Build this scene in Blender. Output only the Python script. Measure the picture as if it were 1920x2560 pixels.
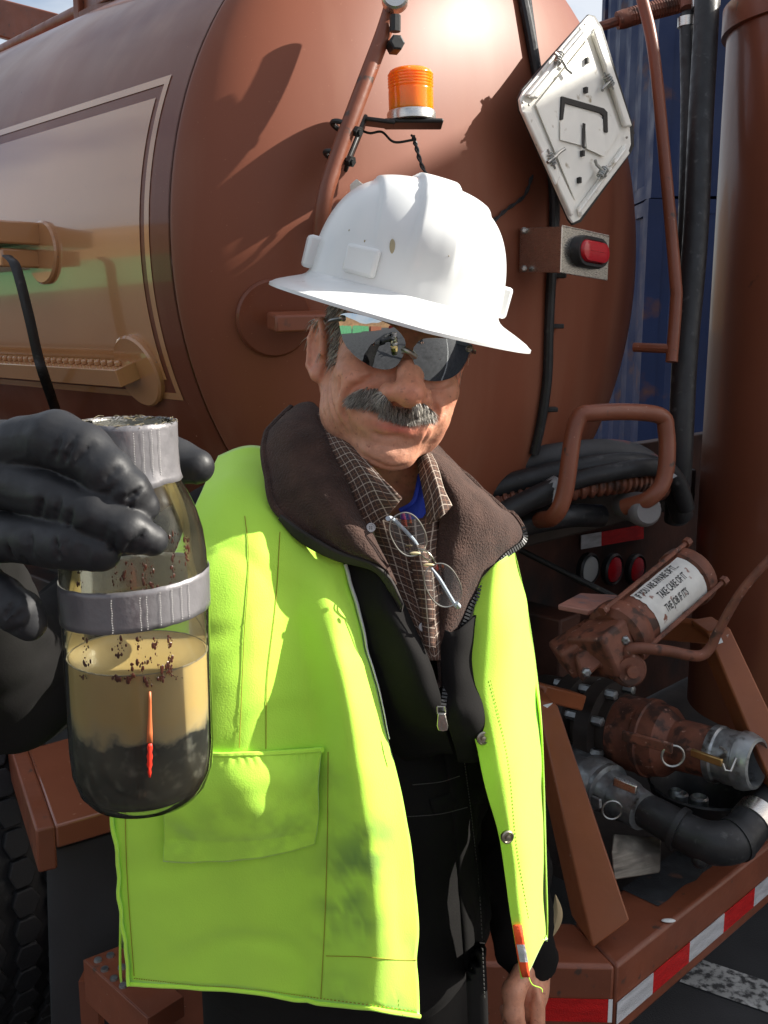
import bpy, math, random
import numpy as np
from mathutils import Vector, Matrix, noise

random.seed(7); np.random.seed(7)
SC = bpy.context.scene
for ob in list(bpy.data.objects):
    bpy.data.objects.remove(ob)

# ------------------------------------------------------------------ camera, sky, sun, exposure
PITCH = math.radians(10.6); F = 2450.0
CAM = Vector((0, 0, 1.62))
cam_data = bpy.data.cameras.new('camera'); cam = bpy.data.objects.new('camera', cam_data)
SC.collection.objects.link(cam); SC.camera = cam
cam_data.sensor_fit = 'VERTICAL'; cam_data.angle = 2 * math.atan(1280 / F)
cam_data.clip_start = 0.05; cam_data.clip_end = 3000
cam.location = CAM; cam.rotation_euler = (math.pi / 2 - PITCH, 0, 0)

SUN_AZ, SUN_EL = math.radians(86), math.radians(32)      # azimuth from +Y towards +X
world = bpy.data.worlds.new('World'); SC.world = world; world.use_nodes = True
wn = world.node_tree.nodes; wl = world.node_tree.links
bg = wn['Background']; bg.inputs['Strength'].default_value = 0.083
sky = wn.new('ShaderNodeTexSky'); sky.sky_type = 'NISHITA'; sky.sun_disc = False
sky.sun_elevation = SUN_EL; sky.sun_rotation = SUN_AZ
sky.air_density = 1.0; sky.dust_density = 2.5; sky.ozone_density = 1.0
wtc = wn.new('ShaderNodeTexCoord'); wno = wn.new('ShaderNodeTexNoise'); wno.inputs['Scale'].default_value = 2.3
wno.inputs['Detail'].default_value = 6; wno.inputs['Roughness'].default_value = 0.6
wmap = wn.new('ShaderNodeMapping'); wmap.inputs['Scale'].default_value = (1, 1, 2.5)
wr = wn.new('ShaderNodeMapRange'); wr.inputs['From Min'].default_value = 0.35; wr.inputs['From Max'].default_value = 0.56
wr.inputs['To Min'].default_value = 0.0; wr.inputs['To Max'].default_value = 0.7
wmx = wn.new('ShaderNodeMixRGB'); wmx.inputs['Color2'].default_value = (6.0, 6.1, 6.3, 1)
wl.new(wtc.outputs['Generated'], wmap.inputs['Vector']); wl.new(wmap.outputs['Vector'], wno.inputs['Vector'])
wl.new(wno.outputs['Fac'], wr.inputs['Value']); wl.new(wr.outputs['Result'], wmx.inputs['Fac'])
wl.new(sky.outputs['Color'], wmx.inputs['Color1']); wl.new(wmx.outputs['Color'], bg.inputs['Color'])

sun_data = bpy.data.lights.new('sun', 'SUN'); sun = bpy.data.objects.new('sun', sun_data)
SC.collection.objects.link(sun)
sun_data.energy = 5.0; sun_data.angle = math.radians(0.5); sun_data.color = (1, 0.95, 0.86)
SUNV = Vector((math.cos(SUN_EL) * math.sin(SUN_AZ), math.cos(SUN_EL) * math.cos(SUN_AZ), math.sin(SUN_EL)))
sun.location = (6, 2, 8); sun.rotation_euler = SUNV.to_track_quat('Z', 'Y').to_euler()

SC.view_settings.view_transform = 'Standard'; SC.view_settings.look = 'None'
SC.view_settings.exposure = 1.02; SC.view_settings.gamma = 1; SC.view_settings.use_curve_mapping = False
SC.cycles.max_bounces = 10; SC.cycles.transparent_max_bounces = 16

# ------------------------------------------------------------------ coordinates
FW = Vector((0, math.cos(PITCH), -math.sin(PITCH))); UP = Vector((0, math.sin(PITCH), math.cos(PITCH)))
def ray(u, v):
    return FW + Vector((1, 0, 0)) * ((u - 960) / F) - UP * ((v - 1280) / F)
def W(u, v, d):                       # point of the photo at depth d along the lens axis
    return CAM + ray(u, v) * d
def Y(u, v, y):                       # point of the photo at distance y in front of the camera
    r = ray(u, v); return CAM + r * (y / r.y)
def Z(u, v, z):                       # point of the photo on the level z
    r = ray(u, v); return CAM + r * ((z - CAM.z) / r.z)
def V3(*a): return Vector(a)

# ------------------------------------------------------------------ materials
def mat(name, col, rough=0.5, metal=0.0, var=0.12, vs=6.0, bump=0.0, bs=80.0, coat=0.0, spots=None, sss=0.0,
        trans=0.0, rvar=0.0, sheen=0.0, spots2=None, stretch=None, ior=1.45, attr=None, spec=0.5, bdist=0.002):
    m = bpy.data.materials.new(name); m.use_nodes = True
    n = m.node_tree.nodes; l = m.node_tree.links; b = n['Principled BSDF']
    tc = n.new('ShaderNodeTexCoord'); vec = tc.outputs['Object']
    if stretch:
        mp = n.new('ShaderNodeMapping'); mp.inputs['Scale'].default_value = stretch; l.new(vec, mp.inputs['Vector']); svec = mp.outputs['Vector']
    else: svec = vec
    def tex(scale, detail=5, v=None):
        t = n.new('ShaderNodeTexNoise'); t.inputs['Scale'].default_value = scale; t.inputs['Detail'].default_value = detail
        l.new(v or vec, t.inputs['Vector']); return t.outputs['Fac']
    c4 = (*col, 1)
    mx = n.new('ShaderNodeMixRGB')
    mx.inputs['Color1'].default_value = tuple(c * (1 - var) for c in col) + (1,)
    mx.inputs['Color2'].default_value = tuple(min(1, c * (1 + var)) for c in col) + (1,)
    rg = n.new('ShaderNodeMapRange'); rg.inputs['From Min'].default_value = 0.3; rg.inputs['From Max'].default_value = 0.7
    l.new(tex(vs, 6, svec), rg.inputs['Value']); l.new(rg.outputs['Result'], mx.inputs['Fac'])
    out = mx.outputs['Color']
    if attr:
        at = n.new('ShaderNodeVertexColor'); at.layer_name = attr
        mu = n.new('ShaderNodeMixRGB'); mu.blend_type = 'MULTIPLY'; mu.inputs['Fac'].default_value = 1
        l.new(out, mu.inputs['Color1']); l.new(at.outputs['Color'], mu.inputs['Color2']); out = mu.outputs['Color']
    for sp in (spots, spots2):
        if not sp: continue
        scol, sscale, lo, hi = sp[:4]
        r2 = n.new('ShaderNodeMapRange'); r2.inputs['From Min'].default_value = lo; r2.inputs['From Max'].default_value = hi
        l.new(tex(sscale, 4, svec if len(sp) > 4 else vec), r2.inputs['Value'])
        m2 = n.new('ShaderNodeMixRGB'); l.new(r2.outputs['Result'], m2.inputs['Fac']); l.new(out, m2.inputs['Color1'])
        m2.inputs['Color2'].default_value = (*scol, 1); out = m2.outputs['Color']
    l.new(out, b.inputs['Base Color'])
    b.inputs['Roughness'].default_value = rough; b.inputs['Metallic'].default_value = metal
    b.inputs['IOR'].default_value = ior; b.inputs['Specular IOR Level'].default_value = spec
    if rvar:
        r3 = n.new('ShaderNodeMapRange'); r3.inputs['From Min'].default_value = 0.3; r3.inputs['From Max'].default_value = 0.7
        r3.inputs['To Min'].default_value = max(0.02, rough - rvar); r3.inputs['To Max'].default_value = min(1, rough + rvar)
        l.new(tex(vs * 2.3, 5, svec), r3.inputs['Value']); l.new(r3.outputs['Result'], b.inputs['Roughness'])
    b.inputs['Coat Weight'].default_value = coat; b.inputs['Coat Roughness'].default_value = 0.06
    if sss:
        b.inputs['Subsurface Weight'].default_value = sss; b.inputs['Subsurface Radius'].default_value = (1, .4, .2)
        b.inputs['Subsurface Scale'].default_value = 0.006
    if sheen: b.inputs['Sheen Weight'].default_value = sheen; b.inputs['Sheen Roughness'].default_value = 0.4
    b.inputs['Transmission Weight'].default_value = trans
    if bump:
        bp = n.new('ShaderNodeBump'); bp.inputs['Strength'].default_value = bump; bp.inputs['Distance'].default_value = bdist
        l.new(tex(bs, 4), bp.inputs['Height']); l.new(bp.outputs['Normal'], b.inputs['Normal'])
    return m

# ------------------------------------------------------------------ mesh building
def props(o, label=None, cat=None, group=None, kind=None):
    if label: o['label'] = label
    if cat: o['category'] = cat
    if group: o['group'] = group
    if kind: o['kind'] = kind
    return o
def setpar(o, p):
    if p is not None:
        o.parent = p
        if p.type == 'EMPTY': o.matrix_parent_inverse = Matrix.Translation(-p.location)
    return o
def empty(name, loc, label=None, cat=None, group=None, kind=None):
    o = bpy.data.objects.new(name, None); o.location = loc; o.empty_display_size = 0.1
    SC.collection.objects.link(o); return props(o, label, cat, group, kind)
def crom(pts, n):                     # smooth path through points
    P = [Vector(p) for p in pts]; out = []
    if len(P) < 3: return [P[0].lerp(P[-1], i / n) for i in range(n + 1)]
    P = [P[0] * 2 - P[1]] + P + [P[-1] * 2 - P[-2]]
    for i in range(1, len(P) - 2):
        for k in range(n):
            t = k / n; a, b, c, d = P[i-1:i+3]
            out.append(0.5 * ((2*b) + (c-a)*t + (2*a-5*b+4*c-d)*t*t + (-a+3*b-3*c+d)*t**3))
    out.append(P[-2]); return out
def bend(pts, r, n=6):                # straight runs with rounded corners
    P = [Vector(p) for p in pts]; out = [P[0]]
    for i in range(1, len(P) - 1):
        a = (P[i-1] - P[i]); b = (P[i+1] - P[i]); q = min(r, a.length * .49, b.length * .49)
        s = P[i] + a.normalized() * q; e = P[i] + b.normalized() * q
        for k in range(n + 1):
            t = k / n; out.append(s * (1-t)**2 + P[i] * 2*t*(1-t) + e * t*t)
    return out + [P[-1]]
def frame(z):
    z = Vector(z).normalized(); h = Vector((0, 0, 1)) if abs(z.z) < .9 else Vector((1, 0, 0))
    x = h.cross(z).normalized(); return x, z.cross(x), z
class MB:
    def __init__(s): s.v = []; s.f = []; s.col = []
    def add(s, vs, fs):
        o = len(s.v); s.v += [tuple(p) for p in vs]; s.f += [tuple(i + o for i in f) for f in fs]; return s
    def box(s, c, ax, ay, az, hx, hy, hz):
        c, ax, ay, az = Vector(c), Vector(ax).normalized(), Vector(ay).normalized(), Vector(az).normalized()
        vs = [c + ax*hx*i + ay*hy*j + az*hz*k for k in (-1, 1) for j in (-1, 1) for i in (-1, 1)]
        return s.add(vs, [(0,2,3,1),(4,5,7,6),(0,1,5,4),(2,6,7,3),(0,4,6,2),(1,3,7,5)])
    def beam(s, a, b, side, w, h):    # box from a to b, width w along side, height h
        a, b = Vector(a), Vector(b); d = (b - a); z = d.normalized(); sd = Vector(side); sd = (sd - z * sd.dot(z)).normalized()
        return s.box((a+b)/2, z, sd, z.cross(sd), d.length/2, w/2, h/2)
    def prism(s, poly, ext):
        P = [Vector(p) for p in poly]; e = Vector(ext); n = len(P)
        return s.add(P + [p + e for p in P], [tuple(range(n))[::-1], tuple(range(n, 2*n))] + [(i, (i+1) % n, (i+1) % n + n, i + n) for i in range(n)])
    def tube(s, path, r, seg=12, caps=True, flat=None):
        P = [Vector(p) for p in path]; n = len(P); R = r if isinstance(r, (list, tuple)) else [r] * n
        if len(R) != n: R = [R[0] + (R[-1]-R[0]) * i/(n-1) for i in range(n)] if len(R) == 2 else [np.interp(i/(n-1), np.linspace(0,1,len(R)), R) for i in range(n)]
        T = [(P[min(i+1, n-1)] - P[max(i-1, 0)]).normalized() for i in range(n)]
        x, y, _ = frame(T[0]); vs = []
        for i in range(n):
            x = (x - T[i] * x.dot(T[i])).normalized(); y = T[i].cross(x)
            for k in range(seg):
                a = 2*math.pi*k/seg; fy = flat or 1
                vs.append(P[i] + x * math.cos(a) * R[i] + y * math.sin(a) * R[i] * fy)
        fs = [(i*seg+k, i*seg+(k+1) % seg, (i+1)*seg+(k+1) % seg, (i+1)*seg+k) for i in range(n-1) for k in range(seg)]
        if caps: fs += [tuple(range(seg))[::-1], tuple((n-1)*seg + k for k in range(seg))]
        return s.add(vs, fs)
    def lathe(s, o, axis, prof, seg=32, cap=(True, True), jit=0):   # prof: (radius, height along axis)
        o = Vector(o); x, y, z = frame(axis); vs = []
        for r, h in prof:
            for k in range(seg):
                a = 2*math.pi*k/seg
                vs.append(o + z*h + (x*math.cos(a) + y*math.sin(a)) * r)
        n = len(prof)
        fs = [(i*seg+k, i*seg+(k+1) % seg, (i+1)*seg+(k+1) % seg, (i+1)*seg+k) for i in range(n-1) for k in range(seg)]
        if cap[0]: fs.append(tuple(range(seg))[::-1])
        if cap[1]: fs.append(tuple((n-1)*seg + k for k in range(seg)))
        return s.add(vs, fs)
    def ball(s, c, rx, ry=None, rz=None, ax=None, seg=12, rings=8):
        ry = ry or rx; rz = rz or rx; X, Yv, Zv = ax or (Vector((1,0,0)), Vector((0,1,0)), Vector((0,0,1))); c = Vector(c)
        vs = [c + Zv * rz]
        for i in range(1, rings):
            t = math.pi * i / rings
            for k in range(seg):
                a = 2*math.pi*k/seg; vs.append(c + X*rx*math.sin(t)*math.cos(a) + Yv*ry*math.sin(t)*math.sin(a) + Zv*rz*math.cos(t))
        vs.append(c - Zv * rz); L = len(vs) - 1
        fs = [(0, 1+k, 1+(k+1) % seg) for k in range(seg)]
        fs += [(1+i*seg+k, 1+(i+1)*seg+k, 1+(i+1)*seg+(k+1) % seg, 1+i*seg+(k+1) % seg) for i in range(rings-2) for k in range(seg)]
        fs += [(L, 1+(rings-2)*seg+(k+1) % seg, 1+(rings-2)*seg+k) for k in range(seg)]
        return s.add(vs, fs)
    def grid(s, G, close_u=False):    # G rows of points
        nr, nc = len(G), len(G[0]); vs = [p for r in G for p in r]
        m = nc if close_u else nc - 1
        return s.add(vs, [(i*nc+j, i*nc+(j+1) % nc, (i+1)*nc+(j+1) % nc, (i+1)*nc+j) for i in range(nr-1) for j in range(m)])
    def obj(s, name, m, parent=None, smooth=True, bevel=0.0, angle=35, sub=0, solid=0.0, off=-1, label=None, kind=None):
        me = bpy.data.meshes.new(name); me.from_pydata(s.v, [], s.f); me.validate(); me.update()
        o = bpy.data.objects.new(name, me); SC.collection.objects.link(o); me.materials.append(m)
        fixn(me)
        if smooth:
            me.shade_smooth()
            if angle: me.set_sharp_from_angle(angle=math.radians(angle))
        if solid:
            md = o.modifiers.new('solid', 'SOLIDIFY'); md.thickness = solid; md.offset = off
        if sub:
            md = o.modifiers.new('sub', 'SUBSURF'); md.levels = sub; md.render_levels = sub
        if bevel:
            md = o.modifiers.new('bevel', 'BEVEL'); md.width = bevel; md.segments = 2; md.limit_method = 'ANGLE'; md.angle_limit = math.radians(40); md.harden_normals = False
        setpar(o, parent)
        return props(o, label, None, None, kind)
import bmesh
def fixn(me):
    b = bmesh.new(); b.from_mesh(me)
    bmesh.ops.recalc_face_normals(b, faces=b.faces); b.to_mesh(me); b.free()
def dup(o, M, parent=None, name=None, **k):
    c = o.copy(); SC.collection.objects.link(c); c.parent = None
    c.matrix_parent_inverse = Matrix.Identity(4); c.matrix_basis = M
    setpar(c, parent); return props(c, **k)
def M4(x, y, z, t): return Matrix(((x[0],y[0],z[0],t[0]),(x[1],y[1],z[1],t[1]),(x[2],y[2],z[2],t[2]),(0,0,0,1)))

def sheet(rows, nu=8, nv=8, conv=Y, wr=0.0, ws=8.0, disp=None):   # control rows of (u, v, dist) -> smooth grid of points
    R = [crom([Vector(p) for p in r], nu) for r in rows]
    C = [crom([r[j] for r in R], nv) for j in range(len(R[0]))]
    G = [[conv(*C[j][i]) for j in range(len(C))] for i in range(len(C[0]))]
    if wr or disp:
        nr, nc = len(G), len(G[0]); H = []
        for i in range(nr):
            row = []
            for j in range(nc):
                du = G[i][min(j+1, nc-1)] - G[i][max(j-1, 0)]; dv = G[min(i+1, nr-1)][j] - G[max(i-1, 0)][j]
                nrm = du.cross(dv); nrm = nrm.normalized() if nrm.length > 1e-9 else Vector((0, -1, 0))
                if nrm.y > 0: nrm = -nrm
                k = 0
                if wr: k += wr * (noise.noise(G[i][j] * ws) + 0.5 * noise.noise(G[i][j] * ws * 2.3 + Vector((5, 1, 2))))
                if disp: k += disp(j / (nc-1), i / (nr-1), G[i][j])
                row.append(G[i][j] + nrm * k)
            H.append(row)
        G = H
    return G

# ------------------------------------------------------------------ blended volumes (for bodies): field + surface nets
class Field:
    def __init__(s, lo, hi, h):
        s.lo = np.array(lo, float); s.h = h; s.n = np.ceil((np.array(hi) - s.lo) / h).astype(int) + 1
        s.D = np.full(s.n, 1.0, np.float32)
    def reg(s, lo, hi, mg):
        a = np.clip(np.floor((np.array(lo) - mg - s.lo) / s.h).astype(int), 0, s.n); b = np.clip(np.ceil((np.array(hi) + mg - s.lo) / s.h).astype(int) + 1, 0, s.n)
        g = [(s.lo[i] + s.h * np.arange(a[i], b[i])).astype(np.float32) for i in range(3)]
        return tuple(slice(a[i], b[i]) for i in range(3)), np.meshgrid(*g, indexing='ij')
    def mix(s, sl, d, k, op):
        D = s.D[sl]
        if D.size == 0: return
        if op == 'add':
            h = np.clip(.5 + .5*(D - d)/k, 0, 1); s.D[sl] = D + (d - D)*h - k*h*(1-h)
        else:
            d = -d; h = np.clip(.5 - .5*(D - d)/k, 0, 1); s.D[sl] = D + (d - D)*h + k*h*(1-h)
    def cone(s, a, b, ra, rb, k=.01, op='add'):
        a, b = np.array(a, float), np.array(b, float); r = max(ra, rb)
        sl, (X, Yy, Zz) = s.reg(np.minimum(a, b) - r, np.maximum(a, b) + r, k + 3*s.h)
        ab = b - a; L = float(ab @ ab) + 1e-12
        t = np.clip(((X-a[0])*ab[0] + (Yy-a[1])*ab[1] + (Zz-a[2])*ab[2]) / L, 0, 1)
        d = np.sqrt((X-a[0]-t*ab[0])**2 + (Yy-a[1]-t*ab[1])**2 + (Zz-a[2]-t*ab[2])**2) - (ra + (rb-ra)*t)
        s.mix(sl, d, k, op); return s
    def chain(s, pts, rs, k=.008, op='add'):
        for i in range(len(pts)-1): s.cone(pts[i], pts[i+1], rs[i], rs[i+1], k, op)
        return s
    def ell(s, c, r, k=.01, op='add', rot=None):
        c = np.array(c, float); r = np.array(r, float); R = np.array(rot.to_3x3()) if rot is not None else np.eye(3)
        ext = np.sqrt((R**2) @ (r**2))
        sl, (X, Yy, Zz) = s.reg(c - ext, c + ext, k + 3*s.h)
        q = [(R[0,i]*(X-c[0]) + R[1,i]*(Yy-c[1]) + R[2,i]*(Zz-c[2])) for i in range(3)]
        k0 = np.sqrt(sum((q[i]/r[i])**2 for i in range(3))); k1 = np.sqrt(sum((q[i]/r[i]**2)**2 for i in range(3)))
        s.mix(sl, k0*(k0-1)/np.maximum(k1, 1e-6), k, op); return s
    def mesh(s, smooth=1):
        D = s.D; I = D < 0; nx, ny, nz = D.shape
        cnt = np.zeros((nx-1, ny-1, nz-1), np.int8); acc = np.zeros((nx-1, ny-1, nz-1, 3), np.float32); ne = np.zeros((nx-1, ny-1, nz-1), np.float32)
        cs = [(i, j, k) for i in (0,1) for j in (0,1) for k in (0,1)]
        sub = {c: D[c[0]:nx-1+c[0], c[1]:ny-1+c[1], c[2]:nz-1+c[2]] for c in cs}
        for c in cs: cnt += (sub[c] < 0)
        act = (cnt > 0) & (cnt < 8); idx = np.argwhere(act)
        vals = {c: sub[c][act] for c in cs}; P = np.zeros((len(idx), 3)); N = np.zeros(len(idx))
        for c in cs:
            for ax in range(3):
                if c[ax] == 0:
                    e = list(c); e[ax] = 1; e = tuple(e); a, b = vals[c], vals[e]; m = (a < 0) != (b < 0)
                    t = np.where(m, a / np.where(m, a - b, 1), 0); q = np.tile(np.array(c, float), (len(idx), 1)); q[:, ax] += t
                    P[m] += q[m]; N[m] += 1
        P = (P / N[:, None] + idx) * s.h + s.lo
        id3 = np.full(act.shape, -1, np.int64); id3[act] = np.arange(len(idx)); F_ = []
        for ax in range(3):
            o = [(1,2),(2,0),(0,1)][ax]
            a = np.take(I, range(0, D.shape[ax]-1), ax); b = np.take(I, range(1, D.shape[ax]), ax); E = np.argwhere(a != b)
            ok = (E[:, o[0]] > 0) & (E[:, o[1]] > 0) & (E[:, o[0]] < act.shape[o[0]]) & (E[:, o[1]] < act.shape[o[1]]); E = E[ok]
            fl = a[tuple(E.T)]
            def at(d0, d1):
                q = E.copy(); q[:, o[0]] -= d0; q[:, o[1]] -= d1; return id3[tuple(q.T)]
            qd = np.stack([at(1,1), at(0,1), at(0,0), at(1,0)], 1); qd[~fl] = qd[~fl][:, ::-1]; F_.append(qd)
        Fc = np.concatenate(F_); Fc = Fc[(Fc >= 0).all(1)]
        for _ in range(smooth):
            S = np.zeros_like(P); C = np.zeros(len(P))
            for i in range(4):
                a, b = Fc[:, i], Fc[:, (i+1) % 4]
                np.add.at(S, a, P[b]); np.add.at(C, a, 1); np.add.at(S, b, P[a]); np.add.at(C, b, 1)
            P = P * .5 + S / np.maximum(C, 1)[:, None] * .5
        return P, Fc
def npobj(name, P, Fc, m, parent=None, xf=None):
    if xf is not None: P = P @ np.array(xf.to_3x3()).T + np.array(xf.translation)
    me = bpy.data.meshes.new(name); me.from_pydata(P.tolist(), [], Fc.tolist()); me.update()
    o = bpy.data.objects.new(name, me); SC.collection.objects.link(o); me.materials.append(m); me.shade_smooth()
    setpar(o, parent); return o
# ------------------------------------------------------------------ the yard: ground, far hills, containers
asphalt = mat('asphalt', (.045, .045, .047), .85, var=.3, vs=3, bump=.6, bs=220, spots=((.09,.09,.088), 420, .62, .72), spots2=((.025,.025,.026), 1.1, .55, .75), bdist=.004)
g = MB(); N_ = 40
ext = [-900, -300, -90, -30, -12, -6, -3, 0, 3, 6, 12, 30, 90, 300, 900]
g.grid([[V3(x, y, 0) for x in ext] for y in ext]); g.obj('ground', asphalt, smooth=False, kind='structure')
linep = mat('worn_line_paint', (.5, .5, .48), .8, var=.25, vs=14, spots=((.07,.07,.07), 60, .44, .6), bump=.4, bs=200)
p0, p1 = Z(1735, 2432, 0), Z(1935, 2500, 0); dr = (p1 - p0).normalized(); sd = V3(-dr.y, dr.x, 0)
MB().grid([[p0 - dr*.02 + sd*.06 + V3(0,0,.004), p0 + dr*9 + sd*.06 + V3(0,0,.004)], [p0 - dr*.02 - sd*.06 + V3(0,0,.004), p0 + dr*9 - sd*.06 + V3(0,0,.004)]]).obj('parking_line', linep, smooth=False, kind='structure')

hillm = mat('dry_hillside', (.20, .115, .055), .95, var=.3, vs=.02)
rows = []
for k in range(4):
    row = []
    for i in range(73):
        a = math.radians(100 + i * 4.0); r = 520 + k * 110
        h = [0, .75, 1, 0][k] * (82 + 44 * noise.noise(V3(math.cos(a)*3.1, math.sin(a)*3.1, k*.2)))
        if math.cos(a) > .55: h *= .35
        row.append(V3(r*math.cos(a), r*math.sin(a), h))
    rows.append(row)
MB().grid(rows).obj('hills', hillm, kind='structure')

def container_mesh(L=12.2, Wd=2.44, H=2.6):
    m = MB(); steps = int(L / .14)
    for side in (-1, 1):
        top, bot = [], []
        for i in range(steps + 1):
            x = -L/2 + .1 + (L-.2) * i / steps; o = Wd/2 - (.04 if (i // 2) % 2 else 0)
            bot.append(V3(x, side*o, .15)); top.append(V3(x, side*o, H - .1))
        m.grid([bot, top])
    for end in (-1, 1):
        bot, top = [], []
        for i in range(19):
            yy = -Wd/2 + .1 + (Wd-.2)*i/18; o = L/2 - (.04 if (i // 2) % 2 else 0)
            bot.append(V3(end*o, yy, .15)); top.append(V3(end*o, yy, H-.1))
        m.grid([bot, top])
    m.box((0,0,H-.05), (1,0,0), (0,1,0), (0,0,1), L/2-.02, Wd/2-.02, .03)
    return m
def frame_mesh(L=12.2, Wd=2.44, H=2.6):
    m = MB()
    for sx in (-1, 1):
        for sy in (-1, 1): m.box((sx*(L/2-.06), sy*(Wd/2-.06), H/2), (1,0,0), (0,1,0), (0,0,1), .08, .08, H/2)
    for z in (.09, H-.07):
        for sy in (-1, 1): m.box((0, sy*(Wd/2-.05), z), (1,0,0), (0,1,0), (0,0,1), L/2-.15, .055, .07)
        for sx in (-1, 1): m.box((sx*(L/2-.06), 0, z), (1,0,0), (0,1,0), (0,0,1), .055, Wd/2-.15, .07)
    return m
CPAINT = {}
def cpaint(n, c):
    if n not in CPAINT: CPAINT[n] = mat('container_' + n, c, .55, var=.15, vs=1.5, spots=((.12,.05,.03), 2.5, .62, .75), rvar=.15)
    return CPAINT[n]
CM = {}
def container(loc, rz, colour, c, label, grp=None, H=2.6):
    e = empty('shipping_container', loc, label, 'container', grp)
    e.rotation_euler.z = rz
    for key, fn in (('wall', container_mesh), ('corner_frame', frame_mesh)):
        k = (key, colour, H)
        if k not in CM:
            o = fn(H=H).obj(key, cpaint(colour, c), None, smooth=False); CM[k] = o
        else:
            o = CM[k].copy(); SC.collection.objects.link(o)
        o.parent = e; o.matrix_parent_inverse = Matrix.Identity(4); o.matrix_basis = Matrix.Identity(4)
    return e
# blue one seen behind the truck, on the right, with a grey one beyond it
blue = (.008, .024, .088); grey = (.13, .14, .14)
container((8.75, 11.6, 0), 0.02, 'blue', blue, 'blue corrugated shipping container on the ground behind the rear of the truck', H=2.9)
container((8.77, 11.6, 2.91), 0.02, 'blue', blue, 'upper blue corrugated shipping container stacked on the lower blue one', H=2.9)
container((9.1, 15.4, 0), 0.02, 'grey', grey, 'weathered grey shipping container on the ground beyond the blue stack', H=2.9)
container((9.1, 15.4, 2.91), 0.02, 'grey', grey, 'weathered grey shipping container stacked up beyond the blue stack', H=2.9)
# reflected in the tank and in the mirror lenses: rows to the left and behind the photographer
gr = 'containers stacked across the yard'
for i, (x, y, rz, n, c, lab) in enumerate([
    (-26, -4, 1.45, 'green', (.06,.22,.10), 'green container on the ground, nearest of the row left of the truck'),
    (-27, 9, 1.5, 'green', (.06,.22,.10), 'green container on the ground, second of the row left of the truck'),
    (-29, 22, 1.55, 'white', (.6,.6,.57), 'white container on the ground at the far end of the left row'),
    (-27, -18, 1.5, 'rust', (.20,.07,.035), 'rust brown container left of the truck in the yard'),
    (-30, -52, .1, 'red', (.35,.03,.02), 'red container far behind the photographer, left end of the row'),
    (-16, -54, .1, 'dark', (.03,.04,.055), 'dark slate container far behind, next to the red end one'),
    (-3, -55, .1, 'red', (.35,.03,.02), 'red container far behind, between two dark ones'),
    (10, -56, .1, 'dark', (.03,.04,.055), 'dark slate container far behind the man with the phone'),
    (23, -57, .1, 'white', (.6,.6,.57), 'white container at the right end of the far row')]):
    container((x, y, 0), rz, n, c, lab, gr)
for z_, lab in ((0, 'unseen short grey container added right of the truck to shade its rear'), (2.61, 'unseen short rust container added on the grey one to shade the truck')):  # out-of-view stack, added to throw shade on the truck's rear and lower tank
    e = empty('shipping_container', (6.55, 4.68, z_), lab, 'container', 'unseen stack added to shade the truck'); e.rotation_euler.z = math.pi/2
    nm_, cc_ = (('grey', grey) if z_ == 0 else ('rust', (.20, .07, .035)))
    for key, fn in (('wall', container_mesh), ('corner_frame', frame_mesh)): fn(L=6.06).obj(key, cpaint(nm_, cc_), None, smooth=False).parent = e
whitep = mat('crane_paint', (.7, .71, .72), .5)
for i, (x, y) in enumerate([(-60, -190), (-15, -210), (40, -200)]):
    e = empty('port_crane', (x, y, 0), ['white quay crane at the left of the skyline behind', 'white quay crane in the middle of the skyline behind', 'white quay crane at the right of the skyline behind'][i], 'crane', 'quay cranes on the skyline')
    m = MB()
    for sx in (-9, 9):
        for sy in (-9, 9): m.beam((x+sx, y+sy, 0), (x+sx*.8, y+sy, 42), (1,0,0), 1.4, 1.4)
        m.beam((x+sx*.85, y-10, 24), (x+sx*.85, y+10, 24), (0,0,1), 1.6, 1.2)
    m.obj('tower', whitep, e, smooth=False)
    m = MB(); m.beam((x, y-26, 43.5), (x, y+12, 43.5), (1,0,0), 3, 2); m.beam((x, y+13, 43.5), (x, y+50, 66), (1,0,0), 2.4, 1.8)
    m.obj('boom', whitep, e, smooth=False)
    m = MB(); m.beam((x, y+9, 45), (x, y+9, 66), (1,0,0), 1.4, 1.4); m.beam((x, y+9, 66), (x, y+32, 56), (1,0,0), .6, .6); m.beam((x, y+9, 66), (x, y-22, 45), (1,0,0), .6, .6)
    m.obj('apex_frame', whitep, e, smooth=False)
# ------------------------------------------------------------------ the vacuum truck
brown = mat('brown_truck_paint', (.155, .047, .025), .33, var=.12, vs=2.5, coat=.27, spec=.15, spots=((.30,.13,.07), 260, .69, .76), rvar=.07, spots2=((.22,.095,.06), 9, .52, .85, 1), stretch=(1, 1, .16))
brown_head = mat('brown_head_paint', (.190, .060, .032), .55, var=.12, vs=2.5, coat=.16, spec=.2, rvar=.06, spots=((.27,.12,.07), 240, .69, .76), spots2=((.24,.10,.06), 8, .50, .85, 1), stretch=(1, 1, .14))
brown_head.node_tree.nodes['Principled BSDF'].inputs['Coat Roughness'].default_value = .36
brown2 = mat('brown_frame_paint', (.185, .056, .028), .42, var=.16, vs=9, bump=.25, bs=55, spots=((.07,.04,.03), 34, .66, .72), spots2=((.34,.2,.15), 130, .71, .75), rvar=.1)
rustp = mat('rusty_brown_paint', (.15, .052, .03), .6, var=.35, vs=22, bump=.5, bs=90, spots=((.05,.022,.015), 30, .52, .62), spots2=((.30,.16,.12), 70, .64, .72))
tanp = mat('tan_panel_paint', (.42, .20, .085), .2, var=.08, vs=3, coat=.9, spots=((.26,.16,.10), 140, .70, .76), rvar=.05)
steel = mat('galvanised_steel', (.42, .42, .40), .38, .9, var=.2, vs=25, bump=.15, bs=120, spots=((.16,.13,.10), 40, .62, .75), rvar=.12)
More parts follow.
